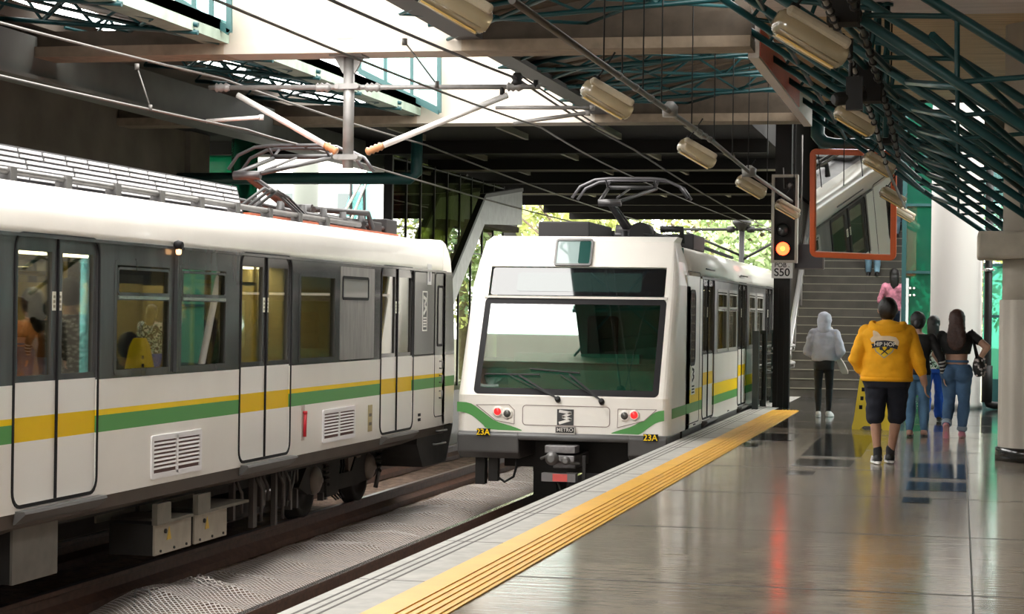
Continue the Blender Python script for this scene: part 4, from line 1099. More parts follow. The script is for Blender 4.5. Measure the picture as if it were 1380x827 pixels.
# wipers
for (px0, py0, px1, py1, bx0, by0, bx1, by1) in ((752, 539, 700, 507, 655, 505, 728, 506), (811, 542, 768, 506, 715, 498, 782, 504)):
    b = MB(); p = atR(px0, py0); q = atR(px1, py1); n = V((0, -1, RK)).normalized()
    b.lathe(p, [(.035, -.01), (.035, .05), (.02, .06)], n, 10); b.bar(p + n * .05, q + n * .04, .022, .014, n); b.bar(p + n * .05 + V((.0, 0, .0)), q + n * .04 + V((-.12, 0, .0)), .01, .01, n)
    b.bar(atR(bx0, by0) + n * .03, atR(bx1, by1) + n * .03, .016, .02, n); b.build('wiper', M_blk, RT)
# roof lamp window
tl, br_ = atR(750, 326), atR(797, 359)
b = MB(); b.ring(fnR, tl.x, br_.x, br_.z, 2.47, .04, .025, .03, 4); f_ = b.build('headlamp_window', M_metal, RT)
b = MB(); b.rrect(fnR, tl.x + .02, br_.x - .02, br_.z + .02, 2.455, .03, .018); b.build('pane', mat('lamp_glass', (.30, .38, .37), .03), f_)
b = MB(); b.m = 0
x0 = tl.x + (br_.x - tl.x) * .64; b.rrect(fnR, x0, br_.x - .03, br_.z + .03, 2.44, .02, .021); b.build('lamp_reflector', mat('lamp_dark', (.02, .07, .06), .1), f_)
# lamp clusters
for (sx, lens) in ((1, ((671, 554, 1), (684, 557, 0))), (-1, ((842, 560, 0), (855, 559, 1)))):
    pts = [(642, 545), (686, 545), (693, 552), (693, 571), (668, 566)] if sx > 0 else [(833, 551), (885, 552), (868, 567), (832, 576)]
    b = MB(); P3 = [atY(px, py, Y0F - .002) for px, py in pts]; b.prism(P3, (0, -.004, 0)); c_ = b.build('lamp_cluster', M_white, RT)
    b = MB()
    for i in range(len(P3)): b.bar(P3[i] + V((0, -.005, 0)), P3[(i + 1) % len(P3)] + V((0, -.005, 0)), .008, .006, (0, 1, 0))
    b.build('gasket', mat('line_grey', (.28, .22, .2), .6), c_)
    for px, py, on in lens:
        p = atY(px, py, Y0F)
        b = MB(); b.lathe(p + V((0, -.004, 0)), [(.066, 0), (.066, .02), (.05, .024)], (0, -1, 0), 20); b.m = 1; b.lathe(p + V((0, -.02, 0)), [(.048, 0), (.044, .012), (.02, .02), (.001, .022)], (0, -1, 0), 20)
        b.build('tail_lamp' if on else 'head_lamp', [M_white, mat('tail_red', (.6, .01, .01), .15, emit=(1, .02, .02, 1.2)) if on else mat('lamp_grey', (.10, .10, .09), .1, .3)], c_)
# hatch, logo, number plates
a, c = atY(704, 545, Y0F), atY(822, 577, Y0F)
b = MB(); b.ring(fnR, a.x, c.x, c.z + .01, a.z, .05, .010, .004, 5); b.build('hatch_line', mat('line_grey', (.28, .22, .2), .6), RT)
a, c = atY(751, 551, Y0F), atY(773, 573, Y0F)
b = MB(); b.box(a.x, c.x, Y0F - .008, Y0F, c.z, a.z); lg = b.build('logo_panel', mat('sticker_black', (.03, .03, .03), .4), RT)
b = MB(); zigzag(b, lambda x, z, d: V((x, Y0F - d, z)), (a.x + c.x) / 2, (a.z + c.z) / 2, (c.x - a.x) * .9, (a.z - c.z) * .95, .034, .010); b.build('mark', mat('sticker_pale', (.75, .73, .68), .4), lg)
a, c = atY(750, 575, Y0F - .03), atY(774, 583, Y0F - .03)
b = MB(); b.box(a.x - .01, c.x + .01, Y0F - .06, Y0F - .02, c.z - .03, a.z + .01); np_ = b.build('name_plate', mat('plate_grey', (.42, .39, .36), .5), RT)
b = MB(); b.box(a.x, c.x, Y0F - .063, Y0F - .059, c.z, a.z); b.build('name_strip', M_seal, np_)
lettering('METRO', .062, frameM(((a.x + c.x) / 2, Y0F - .064, (a.z + c.z) / 2), (1, 0, 0), (0, 0, 1)), mat('letter_grey', (.6, .57, .53), .5), np_)
for (px0, px1, py) in ((643, 659, 582), (867, 886, 590)):
    a, c = atY(px0, py - 5, Y0F - .12), atY(px1, py + 5, Y0F - .12)
    b = MB(); b.box(a.x, c.x, Y0F - .125, Y0F - .06, c.z, a.z); np_ = b.build('number_plate', M_seal, RT)
    lettering('23A', .105, frameM(((a.x + c.x) / 2, Y0F - .127, (a.z + c.z) / 2), (1, 0, 0), (0, 0, 1)), M_yel, np_)
# green swooshes
def swoosh(up_, lo):
    b = MB(); U = [atY(px, py, Y0F - .004) for px, py in up_]; L_ = [atY(px, py, Y0F - .004) for px, py in lo]
    n = 14
    def samp(A, f):
        k = f * (len(A) - 1); i = min(int(k), len(A) - 2); t = k - i
        p0, p1, p2, p3 = A[max(i - 1, 0)], A[i], A[i + 1], A[min(i + 2, len(A) - 1)]
        return .5 * ((2 * p1) + (p2 - p0) * t + (2 * p0 - 5 * p1 + 4 * p2 - p3) * t * t + (-p0 + 3 * p1 - 3 * p2 + p3) * t ** 3)
    for i in range(n):
        q = [samp(U, i / n), samp(U, (i + 1) / n), samp(L_, (i + 1) / n), samp(L_, i / n)]
        b.add(q, [(0, 1, 2, 3)])
    s_ = b.build('swoosh', M_green, RT)
    return s_
swoosh([(616, 541), (634, 543), (650, 554), (668, 567), (690, 574), (703, 579)], [(616, 554), (628, 556), (638, 561), (650, 571), (660, 578), (703, 580)])
swoosh([(895, 553), (884, 555), (868, 565), (852, 574), (836, 579), (824, 583)], [(895, 567), (884, 570), (872, 578), (862, 585), (852, 585), (824, 584)])
# side stripe on the corner between front and side
b = MB(); b.box(XR - .001, XR + .003, Y0F + .17, 27.3, .25, .375); b.build('stripe', M_green, RT)
# sides
RD, RW = [(27.28, 28.55), (31.75, 33.0), (36.3, 37.6)], [(28.95, 30.15), (30.4, 31.5), (33.4, 34.4), (34.7, 35.8)]
side(RT, XR, 25.6, 39, RD, RW, (27.2, 40), RS, z0=.05, bm_=mat('grey_band_lifted', (.20, .195, .19), .3, .3, var=.25, scale=1.2, stretch=(1, 3, .6)))  # band colour lightened to make up for weaker light on this train
side(RT, XRF, 25.6, 39, [], [(28, 31), (33, 36)], (26.5, 40), RS, z0=.05, far=True)
for d in RD: door_pair(RT, XR, *d)
for w_ in RW: window(RT, XR, *w_, hopper=True, fm=mat('window_frame_pale', (.38, .36, .33), .4))
roof(RT, XRF, XR, 26.0, 39)
saloon(RT, XRF, XR, 26.1, 38.8, RD)
b = MB(); b.box(XRF, XR, 38.95, 39, .06, 2.4); b.build('end_wall', M_white, RT)
b = MB(); b.box(XR, XR + .02, 27.0, 39, 2.02, 2.05); b.tube([(XR + .03, 27.35, 2.16), (XR + .03, 28.3, 2.16)], .012, 6); b.tube([(XR + .03, 31.8, 2.16), (XR + .03, 32.8, 2.16)], .012, 6); b.build('rain_gutter', M_metal, RT)
fnS = lambda a, c, d: V((XR + d, a, c))
b = MB(); b.ring(fnS, 25.65, 26.95, .10, 2.1, .06, .012, .004, 4); b.ring(fnS, 25.95, 26.5, .86, 1.86, .14, .05, .008, 5); b.build('cab_door_gasket', M_seal, RT)
b = MB(); b.rrect(fnS, 25.99, 26.46, .9, 1.82, .12, .005); b.build('cab_door_pane', mat('cab_pane', (.02, .022, .022), .05), RT)
b = MB(); b.box(XR, XR + .004, 26.1, 26.5, .48, .86); s_ = b.build('logo_sticker', mat('sticker_pale', (.75, .73, .68), .4), RT)
b = MB(); zigzag(b, fnS, 26.3, .74, .22, .2, .035, .005)
for q in range(3): b.box(XR + .003, XR + .006, 26.18, 26.42, .5 + q * .04, .52 + q * .04)
b.build('mark', M_seal, s_)
b = MB(); b.box(XR - .2, XR - .01, 25.4, 39, -.22, .05); b.build('skirt', M_bump, RT)
b = MB()
for y in (26.4, 28.2, 30.4): b.box(XR - .012, XR + .003, y, y + .22, .068, .085)
b.build('foot_slot', M_seal, RT)
# bumper with the coupler recess
b = MB()
def bump(x0, x1):
    b.prism([(x0, Y0F - .05, .05), (x0, Y0F - .10, .02), (x0, Y0F - .08, -.20), (x0, Y0F + .05, -.28), (x0, Y0F + 1.1, -.28), (x0, Y0F + 1.1, .05)], (x1 - x0, 0, 0))
bump(XRF + .04, -5.28); bump(-3.92, XR - .02); b.prism([(-5.3, Y0F - .05, .05), (-5.3, Y0F - .10, .02), (-5.3, Y0F - .09, -.04), (-5.3, Y0F + 1.1, -.04), (-5.3, Y0F + 1.1, .05)], (1.4, 0, 0))
b.build('bumper', M_bump, RT, bevel=.02)
b = MB(); b.box(-5.3, -3.9, Y0F + .9, Y0F + 1.0, -.5, .04); b.box(XRF + .4, XR - .4, Y0F + 1, 38.8, -.45, -.02); b.build('underframe', M_under, RT)
p0 = V((-4.72, Y0F - .25, -.30))
b = MB(); b.box(-4.86, -4.58, Y0F + .0, Y0F + 1.0, -.38, -.22); b.obox(p0 + V((0, .1, .17)), (.19, 0, 0), (0, .14, 0), (0, 0, .045)); b.box(-4.9, -4.54, p0.y - .05, p0.y + .2, -.28, -.2)
cp = b.build('coupler', mat('coupler_grey', (.20, .19, .19), .45, .5, var=.3, scale=12), RT, bevel=.01)
b = MB(); b.lathe(p0 + V((-.09, -.02, .06)), [(.08, 0), (.085, .06), (.04, .12)], (0, -1, 0), 16); b.lathe(p0 + V((.08, -.02, .04)), [(.05, 0), (.055, .05), (.03, .1)], (0, -1, 0), 16); b.tube([p0 + V((-.24, 0, .05)), p0 + V((-.12, -.06, .1)), p0 + V((.05, -.05, .02)), p0 + V((.24, 0, .0))], .02, 8); b.build('coupling_head', M_metal, cp)
b = MB(); b.box(p0.x - .22, p0.x + .2, p0.y - .06, p0.y + .1, -.52, -.42); b.build('contact_box', mat('coupler_box', (.16, .15, .15), .5), cp)
b = MB(); b.box(p0.x - .08, p0.x + .1, p0.y - .068, p0.y - .06, -.515, -.425); r_ = b.build('red_panel', mat('coupler_red', (.60, .08, .07), .4), cp)
b = MB(); b.tube([(-4.75, p0.y, -.52), (-4.68, p0.y + .05, -.75), (-4.62, p0.y + .1, -.52)], .015, 6); b.tube([(-4.6, p0.y, -.52), (-4.7, p0.y + .05, -.82)], .015, 6); b.box(-4.45, -4.41, p0.y, p0.y + .06, -.85, -.2); b.build('hose', M_under, cp)
b = MB(); b.box(-5.88, -5.76, Y0F + .15, Y0F + .3, -.62, -.24); b.box(-5.72, -5.6, Y0F + .18, Y0F + .3, -.58, -.24); b.build('guard_iron', M_under, RT)
b = MB(); b.tube([atY(667, 620, Y0F + .2), atY(668, 640, Y0F + .2), atY(680, 649, Y0F + .2), atY(692, 642, Y0F + .2), atY(696, 628, Y0F + .2), atY(697, 612, Y0F + .2)], .016, 8); b.build('air_hose', M_black, RT)
bogie(RT, -3.95, 28.6, -.95)
b = MB()
for wx in (-5.5, -4.1):
    b.lathe((wx - .06, 27.5, -.53), [(.45, -.02), (.45, .02), (.42, .03), (.42, .12)], (1, 0, 0), 28)
b.tube([(-5.5, 27.5, -.53), (-4.0, 27.5, -.53)], .09, 12); b.build('wheelset', M_under, RT)
b = MB(); b.box(-5.4, -5.1, 25.6, 26.3, -.85, -.44); b.build('brake_unit', M_under, RT)
# roof equipment
for bb_ in ((-5.55, -4.85, 26.4, 28.2, 2.5, 2.76), (-4.6, -3.9, 29.9, 31.2, 2.5, 2.74), (-4.7, -3.8, 26.3, 26.9, 2.5, 2.56)):
    b = MB(); b.box(*bb_); b.build('roof_box', mat('roof_box', (.03, .028, .028), .6, spec=.3), RT, bevel=.02)
pantograph(RT, -4.76, 29.2, 2.55, -1, 3.52)
b = MB()
for k in range(5): b.lathe((-4.3 - .2 * k, 28.4, 2.5), [(.06, 0), (.09, .03), (.06, .06), (.09, .09), (.06, .12), (.05, .22)], seg=10)
b.tube([(-4.2, 26.8, 2.6), (-4.2, 31, 2.68), (-4.0, 36, 2.56)], .03, 6); b.lathe((-4.42, 28.0, 2.68), [(.15, 0), (.15, .5)], (0, 1, 0), 14); b.tube([(-4.1, 27.8, 2.72), (-3.8, 27.8, 2.72), (-3.8, 27.8, 2.52)], .05, 8); b.build('roof_cable', M_blk, RT)
# ------------------------------------------------------------------ catenary
M_pole = mat('catenary_grey', (.24, .23, .22), .5, .4, var=.2)
M_wire = mat('wire_dark', (.05, .04, .04), .5, .3)
M_wirel = mat('wire_grey', (.12, .11, .10), .5, .3)
M_ins = mat('insulator_brown', (.42, .19, .08), .35)
M_armw = mat('arm_white', (.70, .68, .66), .4, .3)
CY = 21.5
t = thing('catenary_post', 'grey catenary post hanging from the pale beam with two horizontal tubes and two white struts', 'catenary support', (-6.71, CY, 3.15))
b = MB(); b.tube([(-6.71, CY, 3.12), (-6.71, CY, 4.42)], .062, 14); b.build('post', M_pole, t)
b = MB(); b.box(-6.9, -6.52, CY - .15, CY + .15, 4.36, 4.40); b.prism([(-6.88, CY - .02, 4.36), (-6.54, CY - .02, 4.36), (-6.64, CY - .02, 4.18), (-6.78, CY - .02, 4.18)], (0, .04, 0)); b.build('bracket', M_pole, t)
p = lambda px, py: atY(px, py, CY)
b = MB(); b.tube([p(282, 118), p(728, 117)], .028, 10); b.build('cross_tube', M_pole, t)
for q in (p(436, 118), p(503, 118), p(300, 118), p(694, 117)):
    b = MB(); b.lathe(q - V((.09, 0, 0)), [(.03, 0), (.055, .02), (.035, .04), (.055, .07), (.035, .10), (.055, .13), (.03, .18)], (1, 0, 0), 12); b.build('insulator', M_pole, t)
for (a, c, i0) in ((p(320, 128), p(462, 209), p(440, 199)), (p(684, 128), p(484, 209), p(508, 197))):
    b = MB(); b.tube([a, a.lerp(c, .84)], .034, 10); b.build('strut', M_armw, t)
    b = MB(); d = (c - a).normalized(); L = (c - a).length
    b.lathe(a + d * L * .83, [(.036, 0)] + [(.05 if k % 2 else .034, .02 + .025 * k) for k in range(int(L * .13 / .025))], d, 14); b.build('strut_insulator', M_ins, t)
for z in (3.24, 4.03):
    b = MB(); b.box(-6.83, -6.59, CY - .08, CY + .08, z - .03, z + .03); b.lathe((-6.83, CY - .09, z), [(.03, 0), (.03, .18)], (0, 1, 0), 8); b.lathe((-6.6, CY - .09, z), [(.03, 0), (.03, .18)], (0, 1, 0), 8); b.build('clamp', M_pole, t)
for (a, c, e) in ((p(668, 145), p(798, 145), p(664, 140)), (p(692, 166), p(792, 152), p(692, 170)), (p(278, 163), p(352, 158), p(352, 155))):
    b = MB(); b.tube([a, c], .022, 8); b.lathe(c, [(.03, -.03), (.03, .03)], (0, 0, 1), 8); b.build('registration_arm', M_armw if a.x < -7 else M_pole, t)
b = MB(); b.tube([p(677, 128), p(677, 118)], .03, 8); b.build('strut_clamp', M_blk, t)
b = MB(); b.lathe(p(697, 108) - V((0, 0, .06)), [(.05, 0), (.07, .03), (.05, .06), (.07, .09), (.04, .14)], seg=10); b.build('messenger_clamp', M_blk, t)
b = MB(); b.tube([p(722, 118), p(722, 108)], .03, 8); b.build('end_cap', M_blk, t)

def wire(name, pts, r, m, lab):
    b = MB(); out = []
    for i in range(len(pts) - 1):
        a, c, sag = V(pts[i]), V(pts[i + 1]), .004 * (V(pts[i + 1]) - V(pts[i])).length
        for k in range(8):
            f = k / 8; out.append(a.lerp(c, f) - V((0, 0, sag * 4 * f * (1 - f))))
    out.append(V(pts[-1])); b.tube(out, r, 6); o = b.build(name, m); tag(o, lab, 'wire'); return o
A = p(697, 106); Bq = p(300, 106)
wire('messenger_wire', [(-4.75, 9, 3.86), A, (-4.85, 30, 4.02), (-5.0, 60, 3.9)], .014, M_wire, 'thick black wire over the right track running up to the catenary tube end')
wire('feeder_wire', [A + V((.06, 0, .02)), (-4.15, 23.5, 3.72)], .010, M_wire, 'short black wire dropping from the tube end to the registration arm')
wire('contact_wire', [(-4.45, 9, 3.42), (-4.5, 21.5, 3.56), (-4.75, 29.2, 3.56), (-4.6, 60, 3.85)], .010, M_wirel, 'thin contact wire resting on the parked train pantograph')
wire('messenger_wire', [(-8.0, 8, 3.86), Bq, (-8.1, 30, 4.1), (-8.1, 60, 4.0)], .014, M_wirel, 'upper grey wire over the left train')
wire('contact_wire', [(-7.9, 8, 3.46), (-7.92, 21.5, 3.56), (-7.9, 23.2, 3.54), (-7.9, 60, 3.6)], .013, M_wirel, 'lower grey wire running to the left train pantograph')
for (q0, q1, lab) in (((-8.0, 14.9, 3.80), (-7.9, 14.9, 3.47), 'wire dropper clip between the two left wires'), ((-8.05, 18.7, 3.93), (-7.9, 18.7, 3.52), 'farther wire dropper between the two left wires'), ((-4.8, 17.0, 3.9), (-4.5, 17.0, 3.52), 'thin dropper hanging below the thick black wire')):
    b = MB(); b.tube([q0, q1], .008, 6); b.lathe(V(q1) - V((0, 0, .03)), [(.02, 0), (.02, .06)], seg=8); b.lathe(V(q0) - V((0, 0, .03)), [(.025, 0), (.025, .06)], seg=8); o = b.build('dropper', M_wirel); tag(o, lab, 'dropper')

# ------------------------------------------------------------------ lamps
M_globe = glass('lamp_globe', (.95, .86, .68), .10, rough=.06, body=.55, bodycol=(.66, .58, .42))
M_lampcap = mat('lamp_cap', (.42, .36, .26), .5, var=.2)
def make_lamp():
    t = thing('hanging_lamp', 'x', 'lamp', (0, 0, 0))
    L = .45
    prof = [(.001, -L / 2), (.045, -L / 2 + .004), (.070, -L / 2 + .025), (.082, -L / 2 + .07), (.086, 0), (.082, L / 2 - .07), (.070, L / 2 - .025), (.045, L / 2 - .004), (.001, L / 2)]
    b = MB(); b.lathe((0, 0, 0), prof, (1, 0, 0), 24); b.build('globe', M_globe, t)
    b = MB()
    b.prism([(-L / 2 + .03, -.09, .03), (L / 2 - .03, -.09, .03), (L / 2 - .03, .09, .03), (-L / 2 + .03, .09, .03)], (0, 0, .062)); 
    b.build('housing', M_lampcap, t, bevel=.02)
    b = MB()
    for y in (-.06, -.02, .02, .06):
        b.tube([(-L / 2 + .04, y * 1.1, -math.sqrt(max(.089 ** 2 - (y * 1.1) ** 2, 0)) + .004), (L / 2 - .04, y * 1.1, -math.sqrt(max(.089 ** 2 - (y * 1.1) ** 2, 0)) + .004)], .006, 6)
    b.build('rib', M_globe, t)
    b = MB(); b.m = 0
    b.box(-L / 2 + .05, L / 2 - .05, -.048, -.010, -.088, -.080); b.build('tube_strip', mat('lamp_tube', (.72, .50, .16), .3), t)
    b = MB(); b.lathe((-L / 2 + .07, 0, .08), [(.03, 0), (.03, .04)], seg=10); b.tube([(-L / 2 + .07, 0, .1), (-L / 2 + .09, .02, .2), (-L / 2 + .10, 0, .36)], .008, 6); b.build('cable', M_black, t)
    return t
lamp0 = make_lamp()
lamp_rows = []
X1L, X2L, X2C = -2.75, -.98, -.80
for (px, py, X, s, lab) in ((613, 6, X1L, 1, 'oval glass platform lamp cut by the top edge above the pale beam'), (818, 134, X1L, 1, 'oval glass platform lamp in front of the open slot, large and low'),
                            (939, 207, X1L, 1, 'oval glass lamp in front of the dark mezzanine, halfway down the conduit'), (1012, 252, X1L, 1, 'small oval glass lamp hanging just left of the signal box'),
                            (1061, 282, X1L, 1, 'small oval glass lamp hanging in front of the red signal box'),
                            (1092, 52, X2L, 1, 'biggest oval glass lamp hanging among the green struts'), (1152, 162, X2L, 1, 'oval glass lamp hanging just above the orange mirror'),
                            (1184, 222, X2L, 1, 'oval glass lamp in front of the top right corner of the orange mirror'), (1203, 266, X2L, 1, 'oval glass lamp at the right side of the orange mirror'), (1218, 288, X2L, 1, 'smallest oval glass lamp right of the mirror, before the green glass')):
    P_ = atX(px, py, X); lamp_rows.append((P_, lab))
axis = V((.80, .30, -.46)).normalized()
yv = V((0, 0, 1)).cross(axis).normalized(); zv = axis.cross(yv)
rotm = Matrix((axis, yv, zv)).transposed().to_euler()
for i, (P_, lab) in enumerate(lamp_rows):
    if i == 0: l = lamp0; l.location = P_; l.rotation_euler = rotm; l['label'] = lab
    else: l = dup(lamp0, P_, lab, rotm)
    if i == 5: l.scale = (1.22, 1.22, 1.22)
    elif i > 5: l.scale = (.95, .95, .95)
    l['group'] = 'oval platform lamps'
    ORG[l.name] = P_
# conduit of the first row with hanger wires
t = thing('cable_conduit', 'grey conduit carrying the row of oval lamps over the yellow strip', 'conduit', (X1L, 20, 3.6))
b = MB(); cz = [atX(690, 0, X1L), atX(795, 75, X1L), atX(905, 152, X1L), atX(960, 190, X1L), atX(1010, 232, X1L), atX(1074, 276, X1L)]
b.tube(cz, .026, 8); b.build('tube', M_wirel, t)
b = MB()
for k in range(8):
    q = cz[2].lerp(cz[3], k / 7.5) if k > 3 else cz[1].lerp(cz[2], .3 + k / 5)
    b = MB(); b.lathe(q, [(.034, -.03), (.034, .03)], (0, 1, -.02), 8); b.build('pipe_collar', M_pole, t)
for q, r_ in ((cz[2] - V((0, .1, .05)), .08), (cz[4] - V((0, .05, .06)), .10)): b = MB(); b.lathe(q, [(r_ * .9, 0), (r_, .1), (.03, .15)], seg=10); b.build('junction_box', M_pole, t)
b = MB()
for px in (810, 832, 860, 888, 930, 962, 985, 1008, 1030): 
    q = atX(px, 0, X1L)
    # hang straight down from the trusses
    f = None
    for i in range(len(cz) - 1):
        from_px = [690, 795, 905, 960, 1010, 1074]
        if from_px[i] <= px <= from_px[i + 1]: f = cz[i].lerp(cz[i + 1], (px - from_px[i]) / (from_px[i + 1] - from_px[i]))
    b.tube([f, f + V((0, 0, 5.1 - f.z))], .007, 5)
b.build('hanger_wire', M_blk, t)
# second row: twin cable chain with black boxes
t = thing('cable_chain', 'twin black cable run with junction boxes above the second row of lamps', 'cable run', (X2C, 16, 3.4))
cz2 = [atX(1098, -30, X2C), atX(1128, 36, X2C), atX(1157, 108, X2C), atX(1178, 165, X2C), atX(1196, 228, X2C), atX(1220, 280, X2C)]
b = MB(); b.tube(cz2, .018, 8); b.build('cable', M_pole, t)
b = MB(); b.tube([q + V((.13, 0, .08)) for q in cz2[:-1]], .02, 8); b.build('cable', M_blk, t)
b = MB()
for i in range(len(cz2) - 2):
    for k in range(6):
        q = cz2[i].lerp(cz2[i + 1], k / 6); b = MB(); b.lathe(q, [(.028, -.03), (.032, 0), (.028, .03)], (0, 1, -.02), 8); b.build('cable_clip', M_blk, t); b = MB(); b.lathe(q + V((.13, 0, .08)), [(.03, -.03), (.036, 0), (.03, .03)], (0, 1, -.02), 8); b.build('cable_clip', M_blk, t)
for (px, py, sx, sz) in ((1137, 6, .10, .13), (1172, 112, .10, .16), (1200, 172, .08, .18)):
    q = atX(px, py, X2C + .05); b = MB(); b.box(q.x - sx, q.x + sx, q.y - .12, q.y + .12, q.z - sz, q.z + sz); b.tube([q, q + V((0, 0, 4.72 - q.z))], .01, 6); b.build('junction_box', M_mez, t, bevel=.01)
q = atX(1146, 126, X2C)
t = thing('ceiling_camera', 'black bullet camera hanging under the cable run', 'camera', q)
b = MB(); b.lathe(q + V((-.12, -.06, -.05)), [(.035, 0), (.05, .02), (.05, .2), (.045, .26)], (.8, .5, .15), 14); b.build('body', M_blk, t)
b = MB(); b.box(q.x - .03, q.x + .09, q.y - .05, q.y + .05, q.z - .12, q.z + .12); b.tube([q, q + V((0, 0, .4))], .015, 6); b.build('bracket', M_blk, t)
b = MB()
for (px, z1) in ((1203, 4.7), (1206, 4.7), (1137, 4.7), (1070, 5.0)):
    q = atY(px, 250 if px > 1100 else 270, 30.4); b.tube([(q.x, 30.4, q.z), (q.x, 30.4, z1)], .008, 5)
o = b.build('hanger_wire', M_blk); tag(o, 'thin vertical hanger wires beside the mirror and signal', 'wire')

# ------------------------------------------------------------------ mirror
MC = atY(1150, 275, 31.0)
dC = (MC - EYE).normalized()
tgt = V((-3.42, 27.7, 2.0))
dT = (tgt - MC).normalized()
nrm = (dT - dC).normalized()
# roll so that it reads almost upright from the platform
uax = V((0, 0, 1)).cross(nrm).normalized(); uax = uax
vax = nrm.cross(uax).normalized()
k_ = 32.0 / 2700
hw, hh = 57 * k_, 69 * k_ * 1.03
rl = math.radians(2.5)
u2 = (uax * math.cos(rl) - vax * math.sin(rl)); v2 = (vax * math.cos(rl) + uax * math.sin(rl))
fnM = lambda a, c, d: MC + u2 * a + v2 * c + nrm * d
t = thing('platform_mirror', 'large tilted rectangular platform mirror in an orange red frame', 'mirror', MC)
b = MB(); b.ring(fnM, -hw, hw, -hh, hh, .10, .09, .05, 5); b.rrect(fnM, -hw + .02, hw - .02, -hh + .02, hh - .02, .08, -.05); b.build('frame', M_red, t, bevel=.012)
b = MB(); b.rrect(fnM, -hw + .085, hw - .085, -hh + .085, hh - .085, .02, .012); b.build('mirror_glass', mat('mirror_silver', (.86, .88, .86), .012, 1.0), t)
b = MB()
for s_ in (-.35, .35): b.tube([fnM(s_, hh - .05, -.05), V((fnM(s_, hh, 0).x, 31.6, 4.16))], .025, 8)
b.build('bracket', M_blk, t)

# ------------------------------------------------------------------ signal
SYY = 33.6
sg = lambda px, py, dy=0: atY(px, py, SYY + dy)
t = thing('rail_signal', 'tall black rail signal showing a red light with a number sign below', 'signal', (sg(1052, 540).x, SYY, 0))
a, c = sg(1041, 238), sg(1075, 352)
x0, x1, z0, z1 = a.x, c.x, c.z, a.z
b = MB(); b.box(x0 + .03, x1 - .03, SYY, SYY + .22, z0, z1); b.build('housing', M_blk, t)
b = MB(); b.box(x0, x0 + .045, SYY - .12, SYY + .02, z0 - .03, z1 + .03); b.box(x1 - .045, x1, SYY - .12, SYY + .02, z0 - .03, z1 + .03); b.box(x0 + .045, x1 - .045, SYY - .12, SYY + .02, z0 - .03, z0 + .015); b.box(x0 + .045, x1 - .045, SYY - .12, SYY + .02, z1 - .015, z1 + .03); b.build('frame', mat('signal_frame', (.34, .32, .27), .5), t)
for (py, on) in ((335, 1), (310, 0), (272, 0)):
    q = sg(1055, py)
    b = MB(); b.lathe((q.x, SYY + .01, q.z), [(.125, 0), (.13, .06), (.118, .06), (.115, 0)], (0, -1, 0), 24, cap=False); b.build('lens_hood', M_blk, t)
    b = MB(); b.lathe((q.x, SYY + .0, q.z), [(.11, 0), (.10, .02), (.06, .035), (.001, .04)], (0, -1, 0), 24)
    L_ = b.build('red_lamp' if on else 'lens', mat('signal_red', (.7, .02, .005), .2, emit=(1, .045, .012, 8)) if on else mat('lens_dark', (.03, .03, .03), .08), t)
    if on: L_['label'] = 'glowing red lamp'
    if on:
        b = MB(); b.lathe((q.x, SYY - .03, q.z), [(.045, 0), (.04, .008), (.001, .012)], (0, -1, 0), 16); b.build('lamp_centre', mat('signal_hot', (1, .3, .05), .3, emit=(1, .13, .02, 7)), L_)
a, c = sg(1040, 351, -.05), sg(1068, 375, -.05)
b = MB(); b.box(a.x, c.x, SYY - .07, SYY - .05, c.z, a.z); pl_ = b.build('number_sign', mat('sign_white', (.62, .61, .60), .5), t)
w_ = c.x - a.x; h_ = a.z - c.z
lettering('POB .', h_ * .36, frameM(((a.x + c.x) / 2, SYY - .072, a.z - h_ * .26), (1, 0, 0), (0, 0, 1)), M_seal, pl_)
lettering('S50', h_ * .62, frameM(((a.x + c.x) / 2, SYY - .072, a.z - h_ * .68), (1, 0, 0), (0, 0, 1)), M_seal, pl_)
b = MB(); b.box(sg(1042, 400).x, sg(1064, 400).x, SYY + .06, SYY + .3, 0, z1 + .9)
for dx in (.06, .16): b.box(sg(1042, 400).x + dx, sg(1042, 400).x + dx + .02, SYY + .04, SYY + .06, 0, 2.0)
b.tube([(x0 + .1, SYY + .2, z1), (x0 + .1, SYY + .2, 4.5)], .03, 6); b.tube([(x0 + .25, SYY + .2, z1), (x0 + .25, SYY + .2, 4.5)], .03, 6); b.build('post', M_blk, t)
b = MB(); q = sg(1065, 250); b.lathe((q.x, SYY - .02, q.z), [(.05, 0), (.06, .03), (.03, .06)], (0, -1, 0), 12); b.tube([(q.x, SYY, q.z - .02), (q.x - .1, SYY - .02, q.z - .05), (q.x - .12, SYY, q.z + .3)], .01, 6); b.build('small_lamp', M_metal, t)
a, c = atY(1071, 329, 34.2), atY(1110, 362, 34.2)
t = thing('hanging_board', 'blank dark grey board behind the lower left corner of the mirror', 'board', ((a.x + c.x) / 2, 34.2, c.z))
b = MB(); b.box(a.x, c.x, 34.2, 34.25, c.z, a.z); b.build('board', mat('board_dark', (.035, .035, .04), .4), t)
b = MB(); b.box(c.x - .02, c.x + .01, 34.19, 34.26, c.z, a.z); b.box(a.x, c.x, 34.19, 34.26, c.z - .015, c.z + .01); b.tube([(a.x + .1, 34.22, a.z), (a.x + .1, 34.22, 4.6)], .015, 6); b.build('frame', M_wirel, t)

